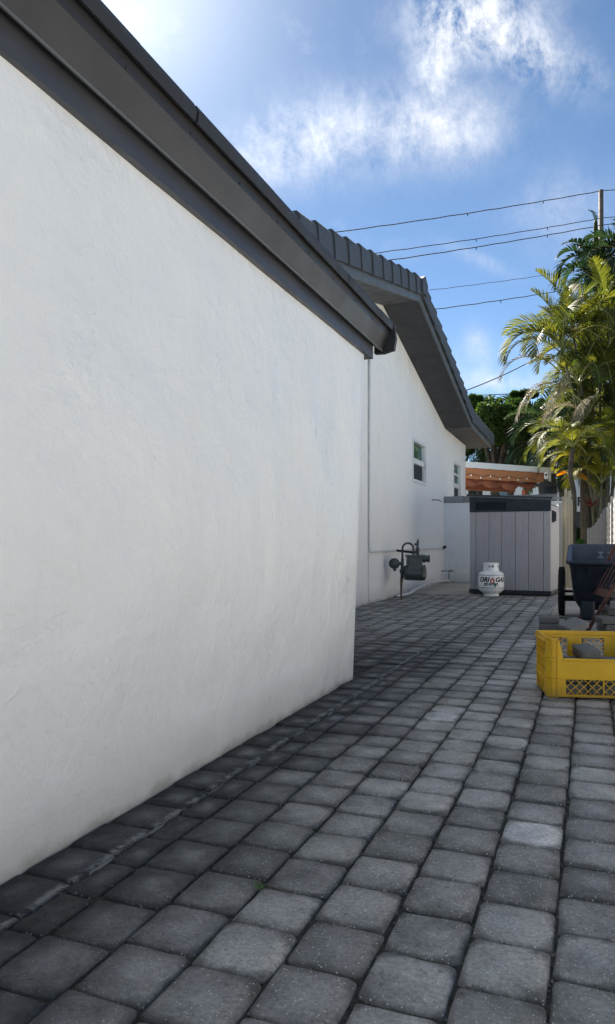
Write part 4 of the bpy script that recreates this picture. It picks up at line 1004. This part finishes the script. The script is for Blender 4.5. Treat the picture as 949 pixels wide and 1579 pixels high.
for px, y, z1 in ((854.8, 12.75, .98), (857.6, 12.9, 1.02), (861.0, 13.1, 1.45)):
    x = xat(px, y); mb = MB(); mb.tube([(x, y, 0), (x, y, z1)], .012, 8); mb.build('gate_rod', M_white, pf, True)
x = xat(857, 12.8); mb = MB(); mb.box(x - .03, x + .03, 12.76, 12.80, .16, .20); mb.box(x - .02, x + .05, 12.76, 12.80, .63, .67); mb.build('hinge', M_alum, pf)

# ------------------------------------------------------------------ boundary fence on the right
fn = thing('boundary_fence', 'long grey slatted boundary fence on the right behind the cart', 'fence', (.42, 12, 0))
slat = MB(); slat.box(-.012, .012, -1.14, 1.14, -.066, .066, b=.004); slat = slat.data('slat', M_fencew)
fpost = MB(); fpost.box(-.05, .05, -.05, .05, -.04, 1.68, b=.006); fpost = fpost.data('post', M_postw)
for k in range(4):
    y = 12.7 + 2.4 * k
    o = inst('post', fpost, fn, Vector((.42, y, 0)) - fn.location)
    if k < 3:
        for j in range(12):
            inst('slat', slat, fn, Vector((.42, y + 1.2, .075 + .133 * j)) - fn.location, (0, R(-7), 0))
# scooped end panel between the last post and the shrubs
ep = thing('scooped_fence_panel', 'short pale fence panel with a concave scooped top behind the red bromeliad', 'fence', (.2, 20.0, 0))
nb = 7
for i in range(nb):
    x0 = .36 - (i + 1) * .062; t = i / (nb - 1); zt_ = 1.64 - .50 * math.sin(t * math.pi / 2)
    mb = MB(); mb.prism([(x0, 0), (x0 + .058, 0), (x0 + .058, zt_ + .03), (x0, zt_)], 'y', 20.0, 20.03); mb.build('board', M_fencew, ep)
mb = MB(); mb.box(-.07, .36, 20.031, 20.06, .9, .98); mb.box(-.07, .36, 20.031, 20.06, .2, .28); mb.build('rail', M_postw, ep)
# ------------------------------------------------------------------ pergola behind the shed
PA, PB = D(690, 714.5, 19.0), D(849, 722, 21.0); pa = math.atan2(PB.y - PA.y, PB.x - PA.x); PLn = Vector((PB.x - PA.x, PB.y - PA.y)).length
pg = thing('pergola', 'orange wood patio cover with white roof edge behind the storage shed', 'pergola', (PA.x, PA.y, 0), pa)
mb = MB(); mb.box(0, PLn, -.06, 3.0, 2.80, 2.90); mb.box(0, PLn + .02, -.10, -.061, 2.76, 2.915); L_(mb, 'roof_sheet', M_white, pg)
mb = MB(); mb.box(0, PLn - .30, -.02, .10, 2.49, 2.757); L_(mb, 'front_beam', M_beam, pg)
for k in range(8):
    x = .05 + k * (PLn - .2) / 7; mb = MB(); mb.box(x, x + .06, .11, 2.9, 2.58, 2.79); L_(mb, 'rafter', M_rafter, pg)
mb = MB(); mb.box(-.0, PLn - .02, 1.3, 1.42, 2.30, 2.575); L_(mb, 'inner_beam', M_rafter, pg)
mb = MB(); n_ = 30; mb.tube([((PLn - .40) * i / n_, .20, 2.40 + .03 * math.sin(i * 1.1) - .02 * math.sin(i * .37)) for i in range(n_ + 1)], [.085 + .03 * math.sin(i * .9 + 1) + .012 * math.sin(i * 2.3) for i in range(n_ + 1)], 12); L_(mb, 'rolled_canvas', M_rafter, pg, True)
for x in (.62, 3.0 if PLn > 3.1 else PLn - .4):
    mb = MB(); mb.box(x, x + .13, .12, .25, 0, 2.27); L_(mb, 'post', M_rafter, pg)
mb = MB(); mb.box(PLn - .06, PLn - .02, -.05, -.01, 0, 2.79); L_(mb, 'downpipe', M_white, pg)
mb = MB(); mb.tube([(PLn - .04 - .0, -.03, 2.5), (PLn - .04, -.03, 2.5)], .01); 
mb = MB(); mb.tube(smooth_pts([(0.1, -.04, 2.60)] + [(.1 + .35 * k, -.04, 2.60 - .05 * (k % 2)) for k in range(1, 10) if .1 + .35 * k < PLn - .2]), .006, 5); cable = L_(mb, 'light_cable', M_wire, pg, True)
bulb = MB(); bulb.lathe([(.0, -.055), (.010, -.048), (.013, -.035), (.014, -.015), (.012, 0)], 10); bulb = bulb.data('bulb', M_decal, smooth=True)
for k in range(1, 9):
    x = .1 + .35 * k
    if x < PLn - .25: inst('bulb', bulb, cable, (x, -.04, 2.595 - .05 * (k % 2)))
sc_ = thing('security_camera', 'small white security camera under the right end of the patio roof', 'camera', D(843, 733, 20.7))
mb = MB(); mb.box(-.06, .06, -.05, .05, -.10, .10, b=.02); local(mb, 'housing', M_white, sc_)
mb = MB(); mb.tube([(0, -.052, .01), (0, -.07, .01)], .03, 12); local(mb, 'lens', M_black, sc_)
mb = MB(); mb.box(-.02, .02, .0, .30, .102, .125); local(mb, 'bracket', M_white, sc_)
um = thing('closed_umbrella', 'dark folded patio umbrella standing under the right end of the patio cover', 'umbrella', (D(843, 750, 20.3).x, D(843, 750, 20.3).y, 0))
mb = MB(); mb.tube([(0, 0, 0), (0, 0, 2.5)], .025, 8); local(mb, 'pole', M_alum, um, True)
mb = MB(); mb.lathe([(.0, 2.52), (.10, 2.47), (.34, 2.38), (.35, 2.35), (.22, 2.33), (.19, 2.0), (.10, 1.5)], 14); local(mb, 'canopy', M_navy, um, True)

# ------------------------------------------------------------------ buildings beyond
nbh = thing('white_outbuilding', 'white building with black letters on its wall, half hidden by palm stems', 'building', (D(885, 833, 27).x, D(885, 833, 27).y, 0), YAW)
mb = MB(); mb.box(-.62, 2.4, 0, 3, 2.02, 5.0); L_(mb, 'upper_wall', M_wall, nbh)
mb = MB(); mb.box(-.64, 2.42, -.05, -.001, 1.90, 2.02); L_(mb, 'white_trim', M_white, nbh)
mb = MB(); mb.box(-.5, 2.3, .3, 3, 0, 2.018); L_(mb, 'dark_opening_block', M_frieze, nbh)  # dark block stands in for the shaded opening below the trim
vs, fs = text_pts('OF', .46, 0, .012); mb = MB(); mb.add([(v.x + .04, -.006, v.y + 2.26) for v in vs], fs); L_(mb, 'lettering', M_black, nbh)
mb = MB(); mb.box(-.8, 2.6, -.15, 3.2, 5.002, 5.12); L_(mb, 'roof', M_lid, nbh)
nb2 = thing('pale_house', 'pale house seen through the gap between the trees above the patio cover', 'house', (D(780, 833, 42).x, D(780, 833, 42).y, 0), YAW)
mb = MB(); mb.box(-3.2, 3.2, 0, 6, 0, 4.9); L_(mb, 'wall', M_gable, nb2)
mb = MB(); mb.prism([(-3.6, 4.9), (3.6, 4.9), (0.0, 5.9)], 'y', -.4, 6.4); L_(mb, 'roof', M_white, nb2)
for x in (-2.2, -.4, 1.5):
    mb = MB(); mb.box(x, x + .9, -.03, .0, 2.7, 4.0); f = L_(mb, 'window', M_white, nb2)
    mb = MB(); mb.box(x + .06, x + .84, -.036, -.031, 2.76, 3.94); L_(mb, 'pane', M_glass, f)
# far hedge line that closes the view at the horizon
def leaf_mass(mb, c, rad, n, size, r, shell=.55):
    for _ in range(n):
        while True:
            p = Vector((r.uniform(-1, 1), r.uniform(-1, 1), r.uniform(-1, 1)))
            if shell < p.length < 1: break
        p = Vector((c[0] + p.x * rad[0], c[1] + p.y * rad[1], c[2] + p.z * rad[2]))
        q = Euler((r.uniform(-1.1, 1.1), r.uniform(-1.1, 1.1), r.uniform(0, 6.28))).to_matrix(); s = size * r.uniform(.6, 1.35)
        vs = [p + q @ Vector(v) * s for v in ((-.5, 0, 0), (-.1, -.26, .05), (.55, 0, -.08), (-.1, .26, .05))]
        mb.add(vs, [(0, 1, 2, 3)])
def lumpy(mb, c, rad, n, size, r, lumps, shell=.45):
    for _ in range(lumps):
        while True:
            p = Vector((r.uniform(-1, 1), r.uniform(-1, 1), r.uniform(-1, 1)))
            if .35 < p.length < 1: break
        k = r.uniform(.22, .42)
        leaf_mass(mb, (c[0] + p.x * rad[0] * .8, c[1] + p.y * rad[1] * .8, c[2] + p.z * rad[2] * .8), (rad[0] * k, rad[1] * k, rad[2] * k), n // lumps, size, r, shell)
hd = MB(); r2 = random.Random(3)
for i in range(26):
    x = -22 + i * 1.7; lumpy(hd, (x - 8, 52 + r2.uniform(-2, 2), 1.8), (1.6, 1.2, r2.uniform(1.2, 2.6)), 420, .34, r2, 5)
o = hd.build('distant_hedge', M_broad); stuff(o); tag(o, 'distant dark green hedge at the end of the gardens', 'hedge')

# ------------------------------------------------------------------ palms
def frond_mesh(name, Ln, e0, e1, ll, m_leaf, n=30, w=.035, vee=35, droop=.35, r=None, pw=1.3):
    r = r or rnd; mb = MB(); pts = []; p = Vector((0, 0, 0)); K = 22
    pts.append(p.copy())
    for i in range(K):
        t = (i + .5) / K; e = R(e0 + (e1 - e0) * t ** pw); p = p + Vector((math.cos(e), 0, math.sin(e))) * (Ln / K); pts.append(p.copy())
    mb.cur = 1; mb.tube(pts, [.022 * (1 - .85 * i / K) * (Ln / 2) ** .5 for i in range(K + 1)], 5); mb.cur = 0
    st = .16
    for i in range(n):
        t = st + (1 - st) * (i + .5) / n; f = t * K; a = min(int(f), K - 1); q = pts[a].lerp(pts[a + 1], f - a); tg = (pts[a + 1] - pts[a]).normalized()
        up = Vector((0, 1, 0)).cross(tg) * -1
        for s in (-1, 1):
            L1 = ll * (math.sin(math.pi * min(1, (t - st) / (1 - st) * .82 + .16)) ** .6) * r.uniform(.86, 1.1)
            sw = R(38 + 25 * (1 - t) + r.uniform(-6, 6))       # angle from the stalk
            v = R(vee + r.uniform(-9, 9)); side = Vector((0, s, 0)) * math.cos(v) + up * math.sin(v)
            d = tg * math.cos(sw) + side * math.sin(sw)
            p1 = q + d * L1 * .5 + Vector((0, 0, -droop * L1 * .12)); p2 = q + d * L1 * .93 + Vector((0, 0, -droop * L1 * .62))
            wv = tg.cross(side).cross(d).normalized() if True else tg
            wv = (tg - d * tg.dot(d)).normalized() * w
            mb.add([q - wv * .35, q + wv * .35, p1 + wv * .5, p1 - wv * .5, p2], [(0, 1, 2, 3), (3, 2, 4)])
    me = bpy.data.meshes.new(name); me.from_pydata([Vector(v) for v in mb.v], [], mb.f); me.materials.append(m_leaf); me.materials.append(M_rachis)
    me.polygons.foreach_set('material_index', mb.m); me.update(); return me
def fset(m, Ln, ll, w=.036, n=32):
    r = random.Random(5)
    return {'up': [frond_mesh('frond', Ln, 82, 30, ll, m, n, w, 30, .2, r)], 'arch': [frond_mesh('frond', Ln, 68, -48, ll, m, n, w, 38, .3, r), frond_mesh('frond', Ln * .9, 60, -30, ll, m, n, w, 25, .4, r)],
            'bow': [frond_mesh('frond', Ln, 60, -95, ll, m, n, w, 30, .35, r, 1.1), frond_mesh('frond', Ln * 1.05, 48, -85, ll * .9, m, n, w, 20, .5, r)], 'hang': [frond_mesh('frond', Ln, 15, -85, ll, m, n, w, 5, .9, r, .7)]}
FA = fset(M_areca, 2.1, .62, .031, 46); FY = fset(M_arecay, 1.9, .56, .031, 44); FD = fset(M_dark, 2.6, .72, .05, 34); FT = fset(M_dark, 2.0, .60, .055, 30); FDRY = fset(M_dry, 1.9, .50, .026, 26)
def frond(par, st, kind, base, az, sc=1.0, tilt=0.0):  # az: 0 = right in view, 90 = away, 180 = left, 270 = towards the lens
    ms = st[kind]; me = ms[rnd.randrange(len(ms))]
    return inst('frond', me, par, Vector(base) - par.location, (tilt, rnd.uniform(-.08, .08), YAW + R(az)), (sc, sc * rnd.choice((1, -1)), sc))
def crown(par, st, base, n, kinds=('arch', 'bow', 'up', 'arch', 'bow'), sc=1.0, az0=None, spread=360):
    a0 = rnd.uniform(0, 360) if az0 is None else az0
    for i in range(n):
        k = kinds[i % len(kinds)]; frond(par, st, k, base, a0 + spread * i / n + rnd.uniform(-14, 14), sc * rnd.uniform(.85, 1.12), rnd.uniform(-.1, .1))
def cane(par, a, b, r0, r1, m=M_cane, bend=.15, name='cane'):
    a, b = Vector(a), Vector(b); mid = a.lerp(b, .55) + RT * rnd.uniform(-bend, bend) - UP * 0
    pts = smooth_pts([a, mid, b], 7); n = len(pts); mb = MB(); mb.tube(pts, [r0 + (r1 - r0) * i / (n - 1) + (.004 if i % 2 else 0) for i in range(n)], 9); return mb.build(name, m, par, True)

# green areca clump, upper right
ca = D(918, 833, 22.5); arA = thing('areca_palm', 'tall green areca palm clump with arching fronds, right of the patio cover', 'palm', (ca.x, ca.y, 0), 0)
tops = [((868, 545), 21.0, 8), ((885, 520), 21.6, 8), ((915, 520), 22.2, 9), ((938, 500), 22.6, 6), ((893, 600), 21.2, 9), ((925, 590), 21.8, 9), ((955, 560), 22.4, 6), ((948, 640), 21.4, 9), ((908, 650), 22.5, 9), ((962, 690), 22.2, 8), ((935, 575), 22.8, 6), ((900, 560), 22.9, 8)]
for (px, py), d, n in tops:
    tp = D(px, py, d); bs = (ca.x + rnd.uniform(-.35, .45), ca.y + rnd.uniform(-.4, .4), 0)
    cane(arA, bs, tp, .055, .03); cane(arA, tp, tp + UP * .35, .032, .012, M_areca, .03, 'crownshaft')
    crown(arA, FA, tp + UP * .1, n)
b0 = D(868, 545, 21.0) + UP * .15
frond(arA, FA, 'bow', b0, 178, 1.12); frond(arA, FA, 'bow', b0 - UP * .2, 186, .98); frond(arA, FA, 'up', b0 + UP * .1, 170, .9); frond(arA, FA, 'arch', b0 + UP * .1, 150, 1.0)
frond(arA, FDRY, 'bow', D(865, 575, 20.8), 184, 1.12); frond(arA, FDRY, 'hang', D(860, 590, 20.8), 178, .9); frond(arA, FDRY, 'hang', D(890, 590, 20.8), 200, .8)
frond(arA, FA, 'bow', D(898, 620, 20.6), 182, .95)
for px_, py_, az_ in ((905, 560, 200), (900, 640, 160), (930, 610, 210), (880, 610, 170), (925, 520, 150), (940, 660, 190)): frond(arA, FDRY, 'hang' if az_ > 180 else 'bow', D(px_, py_, 20.6), az_, .8)
# yellow areca clump lower
cb = D(922, 833, 20.6); cb = Vector((cb.x + .0, cb.y, 0)); arB = thing('areca_palm', 'low yellow green areca palm clump with sunlit fronds beside the grey fence', 'palm', (cb.x, cb.y, 0))
for (px, py), d, n in [((905, 715), 20.4, 8), ((935, 700), 20.8, 8), ((928, 745), 20.3, 8), ((952, 735), 20.4, 8), ((945, 670), 21.2, 8), ((893, 690), 21.3, 7)]:
    tp = D(px, py, d); cane(arB, (cb.x + rnd.uniform(-.15, .3), cb.y + rnd.uniform(-.3, .3), 0), tp, .045, .025); crown(arB, FY if (px > 920 and py > 690) else FA, tp, n, sc=.80)
o = frond(arB, FY, 'arch', D(920, 760, 20.2), 120, .62); 
of = bpy.data.objects.new('frond', frond_mesh('frond', .95, 50, -20, .34, M_orange, 24, .04)); C.objects.link(of); of.parent = arB; of.location = D(912, 748, 19.8) - arB.location; of.rotation_euler = (0, 0, YAW + R(150)); of['label'] = 'dying orange frond'
frond(arB, FA, 'bow', D(905, 700, 20.0), 178, .8); frond(arB, FY, 'bow', D(893, 715, 20.0), 190, .55)
# thick stem in front of the lettered wall
cs = D(904, 833, 20.8); ts = thing('screw_palm', 'thick dark olive palm stem between the lettered wall and the red bromeliad', 'palm', (cs.x, cs.y, 0))
cane(ts, (cs.x, cs.y, 0), D(903, 700, 20.8), .17, .15, M_trunk, .03, 'trunk'); crown(ts, FD, D(903, 705, 20.8), 7, ('bow', 'hang'), .55)
c2 = D(884, 833, 19.5); tsb = thing('slender_palm', 'slender curved brown palm stem right of the wooden gate boards', 'palm', (c2.x, c2.y, 0))
mb = MB(); mb.tube(smooth_pts([(c2.x, c2.y, 0), D(886, 770, 19.5), D(880, 730, 19.5), D(884, 690, 19.5)]), .065, 9); mb.build('trunk', M_trunk, tsb, True); crown(tsb, FA, D(884, 690, 19.5), 9, ('bow', 'arch'), .8)
# tall palm by the pole
tp = D(921, 418, 25); tpm = thing('tall_palm', 'tallest dark palm, its crown hanging below the utility pole at the upper right', 'palm', (tp.x, tp.y, 0))
cane(tpm, (tp.x, tp.y, 0), tp, .16, .11, M_trunk, .1, 'trunk'); cane(tpm, tp, D(919, 340, 25), .13, .05, M_areca, .02, 'crownshaft')
crown(tpm, FT, D(922, 415, 25), 16, ('arch', 'bow', 'arch', 'bow', 'hang'), .95); frond(tpm, FT, 'bow', D(918, 430, 25), 180, .95); frond(tpm, FT, 'up', D(919, 345, 25), 110, .35)
crown(tpm, FT, D(925, 450, 25), 12, ('bow', 'hang', 'arch'), .9)
tq = D(968, 392, 24); tp2 = thing('tall_palm', 'dark palm at the right frame edge, second tallest, beside the pole', 'palm', (tq.x, tq.y, 0))
cane(tp2, (tq.x, tq.y, 0), tq, .15, .11, M_trunk, .1, 'trunk'); crown(tp2, FT, tq, 12, ('arch', 'bow', 'arch', 'hang'), 1.0)
# dark palms behind the patio cover
for (px, py, d, lab, sc) in ((838, 655, 27, 'dark drooping palm between the patio cover and the green areca clump', .85), (790, 690, 29, 'low dark palm behind the middle of the patio cover', .8), (745, 700, 30, 'low dark palm behind the left part of the patio cover', .7), (850, 705, 24, 'dark palm just above the right end of the patio cover', .7), (868, 670, 23, 'dark palm behind the left edge of the areca clump', .8)):
    t = D(px, py, d); pm = thing('dark_palm', lab, 'palm', (t.x, t.y, 0), 0, 'dark palms behind the patio cover'); cane(pm, (t.x, t.y, 0), t, .15, .12, M_trunk, .2, 'trunk')
    crown(pm, FD, t, 16, ('bow', 'arch', 'bow', 'hang'), sc)
# broad-leaved tree
def tree(px, py, d, rad, n, size, lumps, label, m=M_broad, extra=()):
    c = D(px, py, d); t = thing('broadleaf_tree', label, 'tree', (c.x, c.y, 0)); tr = MB()
    tr.tube(smooth_pts([(c.x, c.y, 0), (c.x + .1, c.y, c.z * .3), (c.x - .1, c.y, c.z * .62), (c.x, c.y, c.z)]), [.24 - .008 * i for i in range(19)], 9)
    for k in range(6):
        a = R(60 * k + 20); s = Vector((c.x, c.y, c.z * .55)); e = c + Vector((math.cos(a) * rad[0] * .7, math.sin(a) * rad[1] * .7, rad[2] * rnd.uniform(-.1, .5)))
        tr.tube(smooth_pts([s, s.lerp(e, .5) + UP * .2, e], 4), [.09 - .008 * i for i in range(9)], 6)
    tr.build('trunk', M_bark, t, True)
    mb = MB(); lumpy(mb, c, rad, n, size, random.Random(int(px)), lumps)
    for e in extra: lumpy(mb, D(*e[:3]), e[3], e[4], size, random.Random(int(e[0])), e[5])
    mb.build('crown', m, t); return t
tree(765, 650, 26, (1.15, 1.3, .95), 15000, .15, 26, 'broad leaved dark green tree rising behind the patio cover next to the roof corner', extra=((738, 622, 26, (.45, .5, .42), 2600, 6), (722, 660, 27, (.6, .6, .9), 3500, 8), (800, 615, 27, (.7, .7, .4), 3200, 8), (810, 670, 26, (.7, .8, .8), 5000, 10)))
tree(700, 668, 33, (2.2, 1.4, 1.2), 9000, .2, 18, 'dark tree mostly hidden behind the roof corner')
tree(930, 700, 29, (2.2, 1.6, 1.6), 11000, .19, 18, 'dark tree filling the background behind the yellow areca clump')
tree(925, 600, 30, (1.7, 1.6, 2.3), 9000, .2, 16, 'tall dark tree behind the green areca clump')
tree(848, 655, 30, (1.3, 1.2, 1.5), 9000, .18, 16, 'dark tree between the patio cover and the green areca clump')
# shrub and bromeliad at the end of the path
c = D(893, 826, 20); sh = thing('green_shrub', 'bright green low shrub at the foot of the palm stems behind the cart', 'shrub', (c.x, c.y, 0))
mb = MB(); lumpy(mb, (c.x, c.y, .45), (.33, .3, .48), 1500, .10, random.Random(4), 9, .3); mb.build('foliage', M_shrub, sh)
mb = MB(); [mb.tube([(c.x, c.y, 0), (c.x + rnd.uniform(-.2, .2), c.y, .6)], .012, 5) for _ in range(4)]; mb.build('stem', M_bark, sh)
c = D(882, 812, 21); sh = thing('dark_shrub', 'dark round shrub behind the wooden gate boards under the lettered wall', 'shrub', (c.x + .3, c.y, 0))
mb = MB(); lumpy(mb, (c.x + .25, c.y, .75), (.42, .3, .6), 2200, .12, random.Random(14), 9, .3); mb.build('foliage', M_dark, sh)
mb = MB(); mb.tube([(c.x + .25, c.y, 0), (c.x + .25, c.y, .8)], .03, 6); mb.build('stem', M_bark, sh)
c = D(911, 776, 19.6); br = thing('bromeliad', 'red bromeliad rosette tucked against the palm stem above the fence', 'plant', c - UP * .12)
for i in range(16):
    a = R(360 / 16 * i + rnd.uniform(-8, 8)); mb = MB(); L1 = rnd.uniform(.24, .38); pts = []
    for t in (0, .35, .7, 1):
        e = R(70 - 75 * t * (1 if i % 2 else .6)); pts.append(Vector((math.cos(a) * L1 * t * .9, math.sin(a) * L1 * t * .9, L1 * (t * .75 - t * t * .5 * (i % 2)) + .02)))
    wv = Vector((-math.sin(a), math.cos(a), 0)); vs = []
    for p, w_ in zip(pts, (.03, .045, .03, .003)): vs += [p - wv * w_, p + UP * -.006, p + wv * w_]
    mb.add(vs, [(k * 3 + j, k * 3 + j + 1, k * 3 + j + 4, k * 3 + j + 3) for k in range(3) for j in (0, 1)]); local(mb, 'leaf', M_brom, br)

# ------------------------------------------------------------------ utility pole and lines
pp = D(927.5, 293, 38); pole = thing('utility_pole', 'weathered wooden utility pole rising behind the tall palm at the upper right', 'pole', (pp.x, pp.y, 0))
mb = MB(); mb.tube([(pp.x, pp.y, 0), (pp.x, pp.y, pp.z)], [.17, .12], 12); mb.build('shaft', M_pole, pole, True)
ins = MB(); ins.lathe([(.02, 0), (.05, .02), (.03, .05), (.05, .08), (.02, .12)], 10); ins = ins.data('insulator', M_lid, smooth=True)
lines = [('top', (440, 368, 30), (927, 294, 38), (1080, 279, 41), .030), ('second', (470, 404, 30), (928, 336, 38), (1080, 318, 41), .026), ('third', (470, 419, 30), (928, 347, 38), (1080, 326, 41), .030),
         ('fourth thin', (560, 458, 30), (928, 410, 38), (1080, 392, 41), .016), ('fifth', (560, 490, 30), (928, 437, 38), (1080, 418, 41), .026)]
for nm, a, b, c, r_ in lines:
    A, B, C_ = D(*a), D(*b), D(*c); sag = .10
    pts = [A.lerp(B, t / 24) - UP * (sag * 4 * (t / 24) * (1 - t / 24)) + UP * (.012 * math.sin(t * 2.4)) for t in range(25)] + [B.lerp(C_, t / 6) - UP * (.2 * (t / 6) * (1 - t / 6)) for t in range(1, 7)]
    w = thing('power_line', f'{nm} of the overhead cables running left from the utility pole, counted from the top', 'cable', B, 0, 'overhead power lines')
    mb = MB(); mb.tube(pts, r_ * .75, 6); mb.build('wire', M_wire, w, True)
    if nm != 'fourth thin':
        for t in (.52, .78): 
            p = A.lerp(B, t) - UP * (sag * 4 * t * (1 - t)); mb = MB(); mb.box(p.x - .018, p.x + .018, p.y - .018, p.y + .018, p.z - .13, p.z - .01); mb.build('cable_clip', M_wire, w)
    o = inst('insulator', ins, pole, B - pole.location - UP * .06)
for nm, a, b, sg in (('service drop cable rising steeply from behind the tiled roof to the areca palm', (690, 612, 22), (900, 505, 30), .25), ('low level cable crossing just above the broad leaved tree', (600, 615, 30), (1000, 596, 34), .03)):
    A, B = D(*a), D(*b); w = thing('service_cable', nm, 'cable', A)
    mb = MB(); mb.tube([A.lerp(B, t / 20) - UP * (sg * 4 * (t / 20) * (1 - t / 20)) for t in range(21)], .018, 6); mb.build('wire', M_wire, w, True)

# weed in a joint of the paving
wp = G(400, 1370); wd = thing('weed', 'tiny green weed growing from a joint between two pavers near the left wall', 'weed', wp)
for i in range(7):
    a = R(51 * i); L1 = rnd.uniform(.012, .026); w_ = .003; u = Vector((math.cos(a), math.sin(a), .35)) * L1; sd_ = Vector((-math.sin(a), math.cos(a), 0)) * w_
    mb = MB(); mb.add([(0, 0, 0), u * .5 + sd_, u, u * .5 - sd_], [(0, 1, 2, 3)]); local(mb, 'leaf', M_shrub, wd)
tw = thing('twig', 'thin dry yellowish twig lying on the pavers next to the tiny weed', 'twig', G(425, 1371))
mb = MB(); mb.tube([(-.03, .01, .003), (0, 0, .004), (.035, -.012, .003)], .0012, 5); local(mb, 'stem', M_dry, tw)
